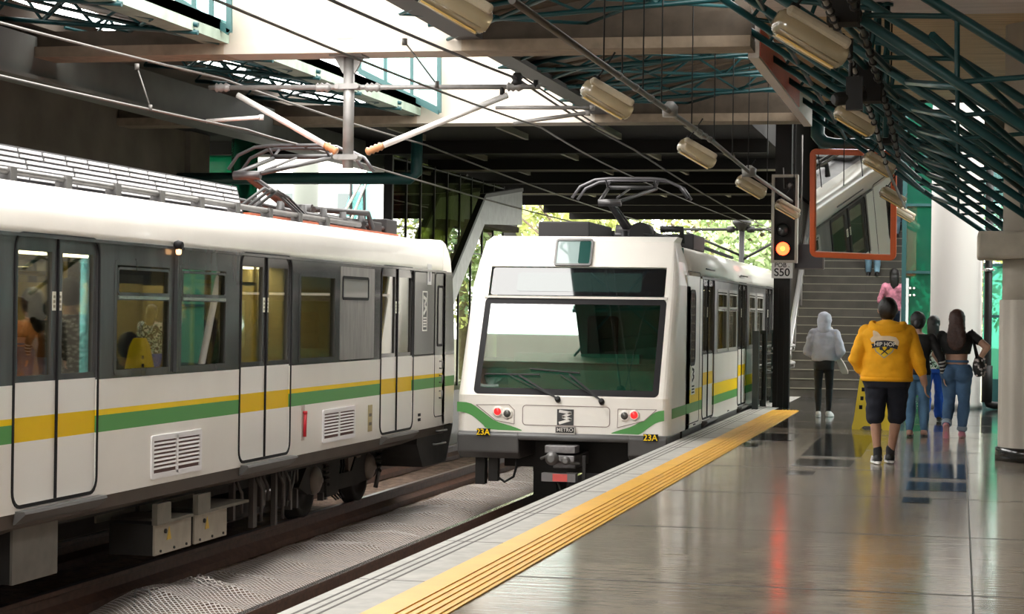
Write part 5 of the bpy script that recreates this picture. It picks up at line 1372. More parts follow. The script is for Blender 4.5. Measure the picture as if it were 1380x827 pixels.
# ------------------------------------------------------------------ end-of-platform railing
t = thing('platform_gate', 'dark barred gate with glass and two steel handrails at the platform end', 'gate', (-3.2, 35, 0))
PB = [atZ(1013.5, 551, 0), atZ(1023, 547, 0), atZ(1031.7, 542, 0), atZ(1040, 538, 0), atZ(1047, 535.5, 0)]
PB = [V((-3.24 + .02 * i, p_.y, 0)) for i, p_ in enumerate(PB)]
for q in PB:
    b = MB(); b.box(q.x - .05, q.x + .05, q.y - .06, q.y + .06, 0, 1.28); b.build('post', mat('gate_dark', (.025, .035, .033), .35), t)
b = MB()
for i in range(4): b.prism([PB[i] + V((0, .1, .12)), PB[i + 1] + V((0, -.1, .12)), PB[i + 1] + V((0, -.1, 1.22)), PB[i] + V((0, .1, 1.22))], (.012, 0, 0))
b.build('glass_panel', glass('gate_glass', (.35, .5, .45), .08), t)
for (z, ext) in ((.98, 1), (.66, 1)):
    b = MB(); a = PB[1] + V((.16, 0, z)); c = PB[4] + V((.16, .0, z)); e = V((-3.16, 38.3, z + .02))
    b.tube([a, c, e], .026, 10)
    for q in PB[1:]: b.tube([q + V((.05, 0, z - .1)), q + V((.16, 0, z - .08)), q + V((.16, 0, z))], .012, 6)
    b.build('handrail', M_pale, t)

# ------------------------------------------------------------------ wet floor sign
WX, WY = -1.15, 27.9
M_wet = mat('wet_sign_yellow', (.83, .62, .012), .4)
t = thing('wet_floor_sign', 'yellow folding wet floor sign half hidden behind the man in the yellow hoodie', 'floor sign', (WX, WY, 0))
for s_ in (-1, 1):
    b = MB()
    lo, hi = .26, .12
    pts = [(-lo, 0), (-lo, .05), (-lo + .02, .12), (-hi - .02, .95), (-hi + .03, 1.06), (hi - .03, 1.06), (hi + .02, .95), (lo - .02, .12), (lo, .05), (lo, 0), (.16, 0), (.10, .05), (-.10, .05), (-.16, 0)]
    P3 = [V((WX + x, WY + s_ * (.22 * (1 - z / 1.06) + .02), z)) for x, z in pts]
    b.prism(P3, (0, s_ * .02, 0)); b.build('panel', M_wet, t)
b = MB()
for q, z in enumerate((.30, .42, .54, .66, .78)):
    y = WY - (.22 * (1 - z / 1.06) + .045); b.box(WX - .17 + q * .015, WX - .125 + q * .013, y, y + .006, z - .03, z + .03)
b.prism([(WX - .05, WY - .19, .45), (WX + .12, WY - .19, .45), (WX + .03, WY - .16, .62)], (0, -.004, 0)); b.build('lettering', M_seal, t)
b = MB(); b.box(WX - .08, WX + .08, WY - .03, WY + .03, 1.02, 1.07); b.build('handle', M_wet, t)
# ------------------------------------------------------------------ people
M_skin = mat('skin', (.46, .25, .165), .5, var=.06, scale=20)
M_skin2 = mat('skin_light', (.56, .33, .235), .5, var=.06, scale=20)
M_hairb = mat('hair_black', (.012, .010, .009), .38, var=.5, scale=30, stretch=(8, 8, .6), bump=.3, bscale=60)
M_hairr = mat('hair_brown', (.055, .020, .013), .35, var=.6, scale=24, stretch=(8, 8, .5), bump=.35, bscale=60)

def remesh(mb, name, mats, parent, vox, fold=0.0, fs=9.0, smooth_it=3):
    """fuse the builder's closed pieces into one continuous skin"""
    me = bpy.data.meshes.new(name); me.from_pydata(mb.v, [], mb.f)
    bm = bmesh.new(); bm.from_mesh(me); bmesh.ops.recalc_face_normals(bm, faces=bm.faces); bm.to_mesh(me); bm.free()
    o = bpy.data.objects.new(name, me); COL.objects.link(o)
    r = o.modifiers.new('r', 'REMESH'); r.mode = 'VOXEL'; r.voxel_size = vox
    s = o.modifiers.new('s', 'SMOOTH'); s.iterations = smooth_it; s.factor = .5
    dg = bpy.context.evaluated_depsgraph_get()
    m2 = bpy.data.meshes.new_from_object(o.evaluated_get(dg)); m2.name = name
    bpy.data.objects.remove(o); bpy.data.meshes.remove(me)
    if fold:
        ns = [v.normal.copy() for v in m2.vertices]
        for v, n in zip(m2.vertices, ns):
            p = v.co
            v.co = p + n * fold * (mnoise.noise((p.x * fs, p.y * fs, p.z * fs * 1.7)) + .5 * mnoise.noise((p.x * fs * 2.3 + 5, p.y * fs * 2.3, p.z * fs * 3.1)))
    org = ORG[parent.name]
    for v in m2.vertices: v.co -= org
    m2.materials.clear()
    for m in (mats if isinstance(mats, list) else [mats]): m2.materials.append(m)
    m2.polygons.foreach_set('use_smooth', [True] * len(m2.polygons)); m2.update()
    c = bpy.data.objects.new(name, m2); COL.objects.link(c); c.parent = parent; ORG[c.name] = org
    return c

class Body:
    """joints in local space: x right, y forward (the way the person faces), z up"""
    def __init__(s, loc, rz, h, sw=1.0, girth=1.0):
        s.M = Matrix.Translation(V(loc)) @ Matrix.Rotation(rz, 4, 'Z'); s.h = h; s.g = girth; s.loc = V(loc)
        J = {}
        J['pel'] = V((0, 0, .53 * h)); J['waist'] = V((0, .0, .61 * h)); J['chest'] = V((0, .0, .73 * h)); J['neck'] = V((0, -.005, .835 * h)); J['head'] = V((0, .012, .925 * h))
        for q, sx in (('L', -1), ('R', 1)):
            J['sh' + q] = V((sx * .112 * h * sw, 0, .80 * h)); J['el' + q] = V((sx * .135 * h * sw, -.01, .625 * h)); J['wr' + q] = V((sx * .142 * h * sw, .03, .485 * h)); J['hd' + q] = V((0, .01, -1))
            J['hip' + q] = V((sx * .052 * h * sw, 0, .515 * h)); J['kn' + q] = V((sx * .056 * h * sw, .01, .285 * h)); J['an' + q] = V((sx * .055 * h * sw, -.01, .045 * h)); J['toe' + q] = V((0, 1, 0))
        s.J = J
    def set(s, **k):
        for n, v in k.items(): s.J[n] = V(v)
        return s
    def w(s, p): return s.M @ V(p)
    def wd(s, d): return s.M.to_3x3() @ V(d)
    def tor(s, mb, secs, n=22):
        rings = []
        for (z, cx, cy, rx, ry) in secs:
            rings.append([s.w((cx + rx * math.copysign(abs(math.cos(2 * PI * k / n)) ** .85, math.cos(2 * PI * k / n)), cy + ry * math.copysign(abs(math.sin(2 * PI * k / n)) ** .85, math.sin(2 * PI * k / n)), z)) for k in range(n)])
        mb.loft(rings, smooth=True)
    def torso_secs(s, grow=0.0, z0=.47, z1=.84, bust=0.0, hipw=1.0, waistw=1.0):
        h, g = s.h, s.g
        tab = [(.46, .088 * hipw, .068), (.50, .098 * hipw, .074), (.54, .097 * hipw, .074), (.58, .087 * waistw, .064), (.62, .081 * waistw, .059), (.66, .086 * waistw, .063), (.70, .094, .069 + bust * .5), (.74, .102, .071 + bust), (.78, .108, .066), (.805, .100, .055), (.825, .070, .045), (.84, .042, .038)]
        out = []
        sh = s.J['chest'] - V((0, 0, .73 * h))
        for z, rx, ry in tab:
            if z0 - 1e-6 <= z <= z1 + 1e-6:
                f = min(max((z - .53) / .2, 0), 1)
                out.append((z * h, s.J['pel'].x * (1 - f) + sh.x * f, s.J['pel'].y * (1 - f) + sh.y * f, rx * h * g + grow, ry * h * g + grow))
        return out
    def head(s, mb):
        h = s.h; c = s.J['head']; hr = .0685 * h; R3 = s.M.to_3x3()
        mb.ell(s.w(c + V((0, -.006, .012))), (hr * .80, hr * .94, hr * .98), 18, 12, R3)
        mb.ell(s.w(c + V((0, .024, -.042))), (hr * .60, hr * .70, hr * .72), 14, 9, R3)
        mb.cap(s.w(c + V((0, .0835 * h * .80, .004))), s.w(c + V((0, .0835 * h * .94, -.026))), .010, .015, 8)   # nose
        mb.ell(s.w(c + V((0, .0835 * h * .72, -.062))), (.024, .014, .010), 8, 6, R3)   # mouth
        for sx in (-1, 1):
            mb.ell(s.w(c + V((sx * hr * .82, -.004, -.006))), (.010, .018, .030), 8, 6, R3)
            mb.ell(s.w(c + V((sx * .032, .0835 * h * .70, .012))), (.018, .012, .007), 8, 6, R3)
        mb.cap(s.w(s.J['neck'] + V((0, 0, -.03))), s.w(c + V((0, -.012, -.05))), .034 * h, .033 * h, 12)
    def arm(s, mb, q, g=0.0, fore=True, upto=1.0):
        h, gg = s.h, s.g
        sh, el, wr = s.J['sh' + q], s.J['el' + q], s.J['wr' + q]
        mb.cap(s.w(sh), s.w(el), .031 * h * gg + g, .025 * h * gg + g, 12)
        if fore: e2 = el.lerp(wr, upto); mb.cap(s.w(el), s.w(e2), .0245 * h * gg + g, (.0245 + (.0165 - .0245) * upto) * h * (gg * .5 + .5) + g, 12)
    def hand(s, mb, q, curl=.5):
        h = s.h; wr = s.J['wr' + q]; d = s.J['hd' + q].normalized(); sx = 1 if q == 'R' else -1
        side = V((0, 1, 0)) - d * d.y
        if side.length < .2: side = V((0, 0, 1)) - d * d.z
        side.normalize(); out = d.cross(side).normalized() * (-sx); k = h / 1.7
        palm = wr + d * .045 * k
        for f in (-.024, -.008, .008, .022): mb.cap(s.w(wr + side * f * .7 * k), s.w(wr + d * .082 * k + side * f * k), .0145 * k, .0125 * k, 8)
        for i, (f, L) in enumerate(((.026, .072), (.009, .08), (-.009, .075), (-.025, .058))):
            a = wr + d * .083 * k + side * f * k; inn = -out if False else out * -1
            d1 = (d * math.cos(curl * .5) + inn * math.sin(curl * .5)); p1 = a + d1 * L * .45 * k
            d2 = (d * math.cos(curl * 1.2) + inn * math.sin(curl * 1.2)); p2 = p1 + d2 * L * .32 * k
            d3 = (d * math.cos(curl * 1.8) + inn * math.sin(curl * 1.8)); p3 = p2 + d3 * L * .23 * k
            mb.cap(s.w(a), s.w(p1), .0092 * k, .0086 * k, 7); mb.cap(s.w(p1), s.w(p2), .0086 * k, .0080 * k, 7); mb.cap(s.w(p2), s.w(p3), .0080 * k, .0068 * k, 7)
        t0 = wr + d * .025 * k + side * .024 * k; t1 = t0 + (d * .7 + side * .7).normalized() * .042 * k; t2 = t1 + (d * .92 + side * .25 - out * .2).normalized() * .032 * k
        mb.cap(s.w(t0), s.w(t1), .013 * k, .0105 * k, 7); mb.cap(s.w(t1), s.w(t2), .0102 * k, .008 * k, 7)
    def leg(s, mb, q, g=0.0, thigh=1.0, calf=1.0, a=0.0, z=1.0, flare=None):
        """thigh and calf; z = fraction of the calf that is covered"""
        h = s.h; hp, kn, an = s.J['hip' + q], s.J['kn' + q], s.J['an' + q]
        mb.cap(s.w(hp), s.w(kn), .050 * h * thigh + g, .033 * h * (thigh * .5 + .5) + g, 14)
        if z > 0:
            e = kn.lerp(an, z); mid = kn.lerp(an, .3) + V((0, -.010, 0))
            r1 = .0315 * h * calf + g; r2 = (.0185 * h * calf + g) if flare is None else flare
            if z > .35: mb.cap(s.w(kn), s.w(mid), .031 * h * calf + g, .0335 * h * calf + g, 14); mb.cap(s.w(mid), s.w(e), .0335 * h * calf + g, r2, 14)
            else: mb.cap(s.w(kn), s.w(e), r1, r1, 14)
    def foot_pts(s, q):
        an = s.J['an' + q]; t = s.J['toe' + q].normalized(); return an, t
    def foot(s, mb, q, g=0.0):
        h = s.h; an, t = s.foot_pts(q); dn = V((0, 0, -1)) - t * (-t.z); dn.normalize()
        b0 = an + dn * .028 * h * .6 - t * .03; b1 = an + dn * .026 * h + t * .075 * h; b2 = an + dn * .030 * h + t * .105 * h
        mb.cap(s.w(an), s.w(b0), .02 * h + g, .022 * h + g, 10); mb.cap(s.w(b0), s.w(b1), .021 * h + g, .02 * h + g, 10); mb.cap(s.w(b1), s.w(b2), .02 * h + g, .014 * h + g, 10); mb.cap(s.w(an), s.w(b1), .02 * h + g, .018 * h + g, 10)
    def shoe(s, t, q, mu, ms, vox=.009, stripe=None):
        b = MB(); h = s.h; s.foot(b, q, .008); o = remesh(b, 'shoe', mu, t, vox)
        an, tt = s.foot_pts(q); dn = V((0, 0, -1)) - tt * (-tt.z); dn.normalize(); sd = tt.cross(dn)
        b = MB(); c0 = an + dn * .045 * h * .98
        ol = [(-.048, -.012), (-.056, 0), (-.048, .012), (-.02, .019), (.03, .022), (.075, .026), (.105, .022), (.122, .010), (.126, 0), (.122, -.010), (.105, -.020), (.075, -.024), (.03, -.021), (-.02, -.019)]
        P_ = [s.w(c0 + tt * (a * h) + sd * (c * h * 1.12)) for a, c in ol]
        b.prism(P_, s.wd(dn * -.026)); so = b.build('sole', ms, o, bevel=.006)
        if stripe:
            b = MB()
            for k in range(3): 
                for sg_ in (-1, 1):
                    p0 = an + tt * ((.020 + .018 * k) * h) + sd * (sg_ * .030 * h) + dn * .030 * h; p1 = an + tt * ((.005 + .016 * k) * h) + sd * (sg_ * .026 * h) + dn * .002
                    b.bar(s.w(p0), s.w(p1), .012, .008)
            b.build('stripe', stripe, o)
        return o
    def eyes(s, t):
        b = MB(); c = s.J['head']
        for sx in (-1, 1): b.ell(s.w(c + V((sx * .031, .0835 * s.h * .735, 0))), (.011, .009, .008), 8, 6)
        b.build('eyes', mat('eye', (.05, .03, .02), .2), t)
    def hair_cap(s, mb, g=.012, low=-.03, back=.014):
        h = s.h; c = s.J['head']; hr = .0685 * h; R3 = s.M.to_3x3()
        mb.ell(s.w(c + V((0, -back - .006, .018))), (hr * .84 + g * .6, hr * .92 + g * .4, hr * .98 + g), 18, 12, R3)
        mb.ell(s.w(c + V((0, -.040, low))), (hr * .74 + g * .4, hr * .55 + g * .5, hr * .62), 14, 9, R3)

def bodymesh(B, t, skin, vox=.0095, hands='LR', feet='', arms=True, legs=True, curl=.5, face=True):
    b = MB(); B.head(b); B.tor(b, B.torso_secs(-.012))
    for q in 'LR':
        if arms: B.arm(b, q)
        if legs: B.leg(b, q, -.004, B.thigh, B.calf)
        if q in hands: B.hand(b, q, curl)
        B.foot(b, q)
    o = remesh(b, 'body', skin, t, vox, smooth_it=2)
    if face: B.eyes(t)
    return o

# --- man in the yellow hoodie
PX_, PY_ = -.73, 21.25
B = Body((PX_, PY_, 0), math.radians(2), 1.74, 1.17, 1.36); B.thigh, B.calf = 1.25, 1.05
B.set(elL=(-.33, -.04, 1.10), wrL=(-.235, .05, .90), hdL=(.55, .35, -.6), elR=(.325, -.04, 1.085), wrR=(.385, .0, .85), hdR=(.12, .05, -1), shL=(-.215, 0, 1.375), shR=(.215, 0, 1.375),
      anL=(-.085, .0, .085), knL=(-.115, .02, .50), toeL=(-.18, 1, 0), anR=(.045, .16, .085), knR=(.105, .13, .50), toeR=(-.10, 1, .0), hipL=(-.11, 0, .90), hipR=(.11, 0, .90))
t = thing('person', 'broad man seen from behind in a yellow printed hoodie, navy shorts and black sneakers', 'person', (PX_, PY_, 0))
bodymesh(B, t, M_skin, .0088, 'LR', curl=.55)
M_hood = mat('hoodie_yellow', (.86, .40, .006), .85, var=.08, scale=8, bump=.15, bscale=120)
b = MB(); B.tor(b, B.torso_secs(.030, .505, .825))
for q in 'LR': B.arm(b, q, .014, True, .52)
h = B.h
B.tor(b, [(.505 * h, 0, 0, .118 * h * 1.2, .092 * h * 1.22), (.53 * h, 0, 0, .13 * h * 1.2, .10 * h * 1.22), (.57 * h, 0, 0, .125 * h * 1.2, .095 * h * 1.2), (.66 * h, 0, 0, .118 * h * 1.2, .09 * h * 1.15)])
for sx in (-1, 1): b.cap(B.w((0, -.03, 1.45)), B.w((sx * .205, -.01, 1.375)), .075, .074, 12)
ho = remesh(b, 'hoodie', M_hood, t, .012, .010, 8)
b = MB()
for k in range(13):
    a0 = PI * (k / 12) ; a1 = PI * ((k + 1) / 12)
    if k < 12:
        P0 = V((-.165 * math.cos(a0), -.055 - .085 * math.sin(a0), 1.455 - .055 * math.sin(a0))); P1 = V((-.165 * math.cos(a1), -.055 - .085 * math.sin(a1), 1.455 - .055 * math.sin(a1)))
        b.cap(B.w(P0), B.w(P1), .038 + .02 * math.sin(a0), .038 + .02 * math.sin(a1), 10)
b.ell(B.w((0, -.115, 1.40)), (.125, .05, .10), 14, 9); b.cap(B.w((-.13, .03, 1.46)), B.w((-.16, -.05, 1.46)), .035, .04, 10); b.cap(B.w((.13, .03, 1.46)), B.w((.16, -.05, 1.46)), .035, .04, 10)
remesh(b, 'hood', M_hood, t, .012, .005, 10)
# cuffs and hem ribs
b = MB()
B.tor(b, [(.50 * h, 0, 0, .128 * h * 1.2, .098 * h * 1.22), (.525 * h, 0, 0, .130 * h * 1.2, .10 * h * 1.22)], 32); b.build('hem', M_hood, t)
# printed back: shield, banner, script shape, microphones
def backpt(px, py): 
    u = (px - 1198) / 129.0; v = CZ + (428 - py) / 129.0
    return u - .01, v
deps = bpy.context.evaluated_depsgraph_get()
def on_back(u, v, off=.004):
    org = B.w((u, -1.2, v)); d = B.wd((0, 1, 0)); O_ = ORG[t.name]
    ok, loc, n, i = ho.ray_cast(org - O_, d)
    if not ok: return B.w((u, -.25, v))
    return loc + O_ - d * off
def decal(name, poly, m, off):
    """polygon in back coordinates, filled with a fan of strips laid onto the cloth"""
    c = (sum(p[0] for p in poly) / len(poly), sum(p[1] for p in poly) / len(poly))
    pts = []
    for i in range(len(poly)):
        a, d = poly[i], poly[(i + 1) % len(poly)]
        for k in range(4): pts.append((a[0] + (d[0] - a[0]) * k / 4, a[1] + (d[1] - a[1]) * k / 4))
    bm_ = MB(); n = len(pts); R_ = 5
    bm_.v = [on_back(*c, off)] + [on_back(c[0] + (p[0] - c[0]) * r / R_, c[1] + (p[1] - c[1]) * r / R_, off) for r in range(1, R_ + 1) for p in pts]
    for k in range(n): bm_.face((0, 1 + k, 1 + (k + 1) % n))
    for r in range(R_ - 1):
        for k in range(n): bm_.face((1 + r * n + k, 1 + (r + 1) * n + k, 1 + (r + 1) * n + (k + 1) % n, 1 + r * n + (k + 1) % n))
    o_ = bm_.build(name, m, ho); return o_
Z = lambda x, y: backpt(1140 + x / 7.52, 390 + y / 7.52)
M_pw, M_pk, M_py, M_pg = mat('print_cream', (.80, .62, .42), .7), mat('print_navy', (.03, .03, .04), .7), mat('print_yellow', (.85, .56, .01), .7), mat('print_grey', (.45, .36, .22), .7)
decal('print', [Z(300, 560), Z(330, 640), Z(415, 705), Z(500, 640), Z(535, 560)], M_pg, .005)
decal('print', [Z(312, 560), Z(340, 632), Z(415, 690), Z(490, 632), Z(522, 560)], M_py, .008)
decal('print', [Z(305, 480), Z(300, 430), Z(330, 415), Z(342, 440), Z(330, 470), Z(400, 480), Z(470, 478), Z(530, 490), Z(560, 530), Z(555, 575), Z(500, 545), Z(420, 530), Z(340, 540), Z(290, 545), Z(275, 510)], M_pw, .007)
decal('print', [Z(285, 560), Z(320, 555), Z(330, 530), Z(420, 522), Z(515, 535), Z(520, 565), Z(552, 575), Z(545, 612), Z(505, 600), Z(420, 585), Z(330, 598), Z(290, 605), Z(300, 583)], M_pk, .010)
for (a, c) in ((Z(385, 665), Z(455, 600)), (Z(450, 660), Z(385, 605))):
    b = MB(); q = [on_back(a[0] + (c[0] - a[0]) * f, a[1] + (c[1] - a[1]) * f, .010) for f in (0, .33, .66, 1)]
    b.tube(q, [.005, .006, .008, .009], 6); b.ell(q[-1], (.018, .006, .018), 10, 6); b.build('print', M_pk, ho)
c_ = Z(420, 563); q = on_back(*c_, .016)
lettering('HIP HOP', .058, frameM(q, B.wd((1, 0, 0)), (0, .12, 1)), mat('print_white', (.85, .8, .7), .7), ho, extrude=.003)
M_short = mat('shorts_navy', (.010, .012, .022), .85, var=.2)
b = MB(); B.tor(b, B.torso_secs(.022, .46, .58))
for q in 'LR': B.leg(b, q, .022, 1.28, 1.2, z=.0); b.cap(B.w(B.J['hip' + q]), B.w(B.J['kn' + q] + V((0, 0, .0))), .118, .098, 14)
remesh(b, 'shorts', M_short, t, .012, .010, 7)
b = MB(); B.hair_cap(b, .004, -.035); remesh(b, 'hair', M_hairb, t, .010, .003, 40)
M_shoeb, M_sole = mat('shoe_black', (.012, .012, .013), .6), mat('sole_white', (.78, .76, .74), .5)
for q in 'LR': B.shoe(t, q, M_shoeb, M_sole, stripe=M_sole)
b = MB()
for q in 'LR': b.cap(B.w(B.J['an' + q] + V((0, 0, .0))), B.w(B.J['an' + q] + V((0, .0, .07))), .045, .046, 12)
b.build('sock', mat('sock', (.015, .015, .018), .8), t)

# --- woman in the grey hoodie with the hood up
PX_, PY_ = -2.0, 30.75
B = Body((PX_, PY_, 0), math.radians(-2), 1.58, .95, .98); B.thigh, B.calf = .95, .95
B.set(elL=(-.245, -.06, 1.0), wrL=(-.14, .16, .92), hdL=(.8, .3, -.2), elR=(.26, -.06, 1.0), wrR=(.15, .16, .90), hdR=(-.8, .3, -.2), anL=(-.07, -.05, .072), anR=(.065, .14, .072), knR=(.075, .10, .45), toeL=(-.1, 1, 0), toeR=(.22, 1, 0))
t = thing('person', 'person in a pale grey hoodie with the hood up, black leggings and white sneakers', 'person', (PX_, PY_, 0))
bodymesh(B, t, M_skin2, .0095)
M_hg = mat('hoodie_grey', (.58, .59, .68), .85, var=.06, scale=8, bump=.12, bscale=120)
b = MB(); h = B.h; B.tor(b, [(.545 * h, 0, 0, .185, .145), (.57 * h, 0, 0, .19, .15), (.64 * h, 0, 0, .185, .145), (.72 * h, 0, 0, .19, .14), (.78 * h, 0, 0, .185, .125), (.815 * h, 0, 0, .13, .10), (.845 * h, 0, 0, .07, .08)])
for q in 'LR': B.arm(b, q, .030, True, .95)
b.cap(B.w((-.06, 0, 1.30)), B.w((-.175, 0, 1.255)), .07, .07, 12); b.cap(B.w((.06, 0, 1.30)), B.w((.175, 0, 1.255)), .07, .07, 12)
remesh(b, 'hoodie', M_hg, t, .012, .014, 7)
b = MB(); c = B.J['head']; b.ell(B.w(c + V((0, -.02, .015))), (.115, .118, .130), 18, 12); b.cap(B.w(c + V((0, -.03, -.03))), B.w(c + V((0, -.045, -.115))), .105, .10, 14)
remesh(b, 'hood', M_hg, t, .011, .008, 10)
M_leg = mat('leggings_black', (.010, .010, .011), .6)
b = MB(); B.tor(b, B.torso_secs(.008, .46, .58))
for q in 'LR': B.leg(b, q, .006, .98, .98)
remesh(b, 'leggings', M_leg, t, .010, .003)
M_shw = mat('shoe_white', (.78, .77, .76), .5)
for q in 'LR': B.shoe(t, q, M_shw, M_sole)
PP = V((PX_, PY_, 0))
tb = thing('tote_bag', 'small cream cloth bag hanging at the right side of the grey hooded person', 'bag', PP + V((.25, .08, .62)))
b = MB(); b.loft([[PP + V((.20 + dx * w_, .12 + dy * .04, z)) + V((off, 0, 0)) for dx, dy in ((-1, -1), (1, -1), (1, 1), (-1, 1))] for (z, w_, off) in ((.66, .045, .115), (.70, .06, .10), (.80, .055, .06), (.92, .035, .0))]); b.build('pouch', mat('bag_cream', (.66, .62, .54), .8, var=.1), tb, bevel=.012)
b = MB(); b.tube([PP + V((.20, .06, .92)), PP + V((.21, .02, 1.05)), PP + V((.17, -.08, 1.28)), PP + V((.10, .03, 1.37))], .011, 6); b.build('strap', mat('bag_cream', (.66, .62, .54), .8), tb)

# --- woman with long brown hair, crop top and jeans
PX_, PY_ = -.03, 26.3
B = Body((PX_, PY_, 0), math.radians(-3), 1.63, 1.02, 1.12); B.thigh, B.calf = 1.22, 1.12
B.set(elR=(.385, -.05, 1.17), wrR=(.265, .02, .98), hdR=(-.35, .5, -.5), elL=(-.275, .06, 1.06), wrL=(-.22, .22, .95), hdL=(.2, .8, .1), shL=(-.185, 0, 1.31), shR=(.185, 0, 1.32),
      anL=(-.105, -.20, .16), knL=(-.085, .05, .47), toeL=(.0, .62, -.78), anR=(.075, .06, .075), knR=(.10, .03, .465), toeR=(.05, 1, 0))
t = thing('person', 'woman seen from behind with long brown hair, black crop top, blue jeans and pink sneakers', 'person', (PX_, PY_, 0))
bodymesh(B, t, M_skin2, .0092)
M_top = mat('top_black', (.012, .012, .013), .75, var=.2)
b = MB(); B.tor(b, B.torso_secs(.016, .66, .825, bust=.012))
for q in 'LR': b.cap(B.w(B.J['sh' + q]), B.w(B.J['sh' + q].lerp(B.J['el' + q], .42)), .064, .062, 12)
remesh(b, 'crop_top', M_top, t, .011, .006)
def denim(n, c): return mat(n, c, .8, var=.45, scale=3.5, bump=.12, bscale=150)
M_den = denim('denim_blue', (.075, .16, .30))
b = MB(); B.tor(b, B.torso_secs(.014, .46, .60, hipw=1.10))
for sx in (-1, 1): b.ell(B.w((sx * .085, -.085, .83)), (.105, .095, .12), 14, 9)
for q in 'LR': B.leg(b, q, .012, 1.3, 1.25, z=.90, flare=.055)
je = remesh(b, 'jeans', M_den, t, .011, .006, 10)
b = MB()
for q in 'LR':
    e = B.J['kn' + q].lerp(B.J['an' + q], .88); d = (B.J['an' + q] - B.J['kn' + q]).normalized(); b.lathe(B.w(e), [(.062, -.03), (.066, -.025), (.066, .02), (.060, .025)], B.wd(d), 16)
b.build('turn_up', mat('denim_pale', (.32, .40, .48), .8), t)
b = MB(); B.tor(b, [(.595 * B.h, 0, 0, .158, .120), (.612 * B.h, 0, 0, .153, .116)], 28); b.build('waistband', M_den, t)
b = MB(); B.hair_cap(b, .022, -.03)
secs = [(B.h * z, .005, y, rx, ry) for z, y, rx, ry in ((.69, -.175, .045, .018), (.72, -.175, .095, .028), (.77, -.165, .125, .035), (.82, -.14, .12, .045), (.87, -.095, .108, .06), (.91, -.06, .10, .08), (.95, -.03, .09, .085))]
B.tor(b, secs); remesh(b, 'hair', M_hairr, t, .011, .008, 14)
M_pink = mat('shoe_pink', (.70, .27, .36), .6)
for q in 'LR': B.shoe(t, q, M_pink, mat('sole_pink', (.60, .33, .33), .6))
PP = V((PX_, PY_, 0))
tb = thing('shoulder_bag', 'black shoulder bag with pale floral pattern under the arm of the long haired woman', 'bag', PP + V((.30, .06, .8)))
b = MB(); b.ell(PP + V((.285, .0, .92)), (.085, .13, .14), 18, 10); remesh(b, 'pouch', mat('bag_floral', (.025, .025, .025), .5), tb, .012, .012, 10)
b = MB()
rnd = random.Random(3)
for k in range(34):
    a = rnd.uniform(-2.4, .6); z = rnd.uniform(-.8, .8); rr_ = math.sqrt(1 - z * z) if abs(z) < 1 else 0
    p_ = PP + V((.285 + .089 * rr_ * math.cos(a), .134 * rr_ * math.sin(a), .92 + .144 * z)); b.ell(p_, (rnd.uniform(.008, .018), rnd.uniform(.008, .016), rnd.uniform(.008, .02)), 6, 4)
b.build('flower_print', mat('flower_pale', (.62, .55, .56), .6), tb)
b = MB(); b.tube([PP + V((.25, -.06, 1.03)), PP + V((.215, -.085, 1.2)), PP + V((.19, -.03, 1.385)), PP + V((.20, .07, 1.30)), PP + V((.27, .06, 1.04))], .014, 6); b.build('strap', M_black, tb)

# --- woman behind the man (cap, black jacket, jeans)
def simple(loc, rz, h, lab, top, bottom, shoes, hairm, girth=1.0, stride=(0, 0), skin=M_skin2, cat='person', topname='jacket', botname='jeans', thigh=1.05, calf=1.1, flare=None, sleeve=.97, arms=None, hair=True, vox=.012, longhair=0.0, lift=None):
    B = Body(loc, rz, h, .98, girth); B.thigh, B.calf = thigh, calf
    sL, sR = stride
    B.set(anL=(-.085, sL, .05 * h), knL=(-.085, sL * .5 + .04, .285 * h), anR=(.085, sR, .05 * h), knR=(.085, sR * .5 + .04, .285 * h))
    if lift == 'L': B.set(anL=(-.085, sL, .11 * h), toeL=(0, .65, -.75))
    if arms: B.set(**arms)
    t = thing('person', lab, cat, loc)
    bodymesh(B, t, skin, vox)
    b = MB(); B.tor(b, B.torso_secs(.022, .50, .825))
    for q in 'LR': B.arm(b, q, .014, True, sleeve)
    tp = remesh(b, topname, top, t, .013, .008)
    b = MB(); B.tor(b, B.torso_secs(.012, .46, .60))
    for q in 'LR': B.leg(b, q, .012, thigh * 1.05, calf * 1.1, z=.92, flare=flare)
    remesh(b, botname, bottom, t, .013, .008)
    for q in 'LR': B.shoe(t, q, shoes, mat('sole_dark', (.05, .045, .045), .6) if shoes is not M_shw else M_sole, .011)
    if hair:
        b = MB(); B.hair_cap(b, .014, -.03)
        if longhair: B.tor(b, [((.85 - longhair) * h, 0, -.10, .06, .03), (.85 * h, 0, -.09, .09, .045), (.90 * h, 0, -.06, .09, .07), (.95 * h, 0, -.03, .07, .07)])
        remesh(b, 'hair', hairm, t, .012, .004, 25)
    return B, t, tp
p_ = atZ(1223, 592, 0)
B, t, _ = simple((-.52, 26.2, 0), math.radians(-4), 1.60, 'woman half hidden behind the man in yellow, in dark cap, black jacket and jeans', mat('jacket_black', (.012, .012, .014), .7), denim('denim_mid', (.09, .20, .34)), mat('sandal_tan', (.40, .22, .17), .6), M_hairb, 1.0, (.0, .1), arms=dict(elR=(.30, -.02, 1.02), wrR=(.34, .03, .80)))
b = MB(); c = B.J['head']; b.ell(B.w(c + V((0, -.012, .045))), (.098, .115, .085), 18, 10); b.cap(B.w(c + V((-.05, .10, .04))), B.w(c + V((.05, .10, .04))), .022, .022, 8); b.cap(B.w(c + V((0, -.1, -.02))), B.w(c + V((0, -.12, -.03))), .05, .04, 10); remesh(b, 'cap', mat('cap_grey', (.05, .05, .055), .8), t, .010)
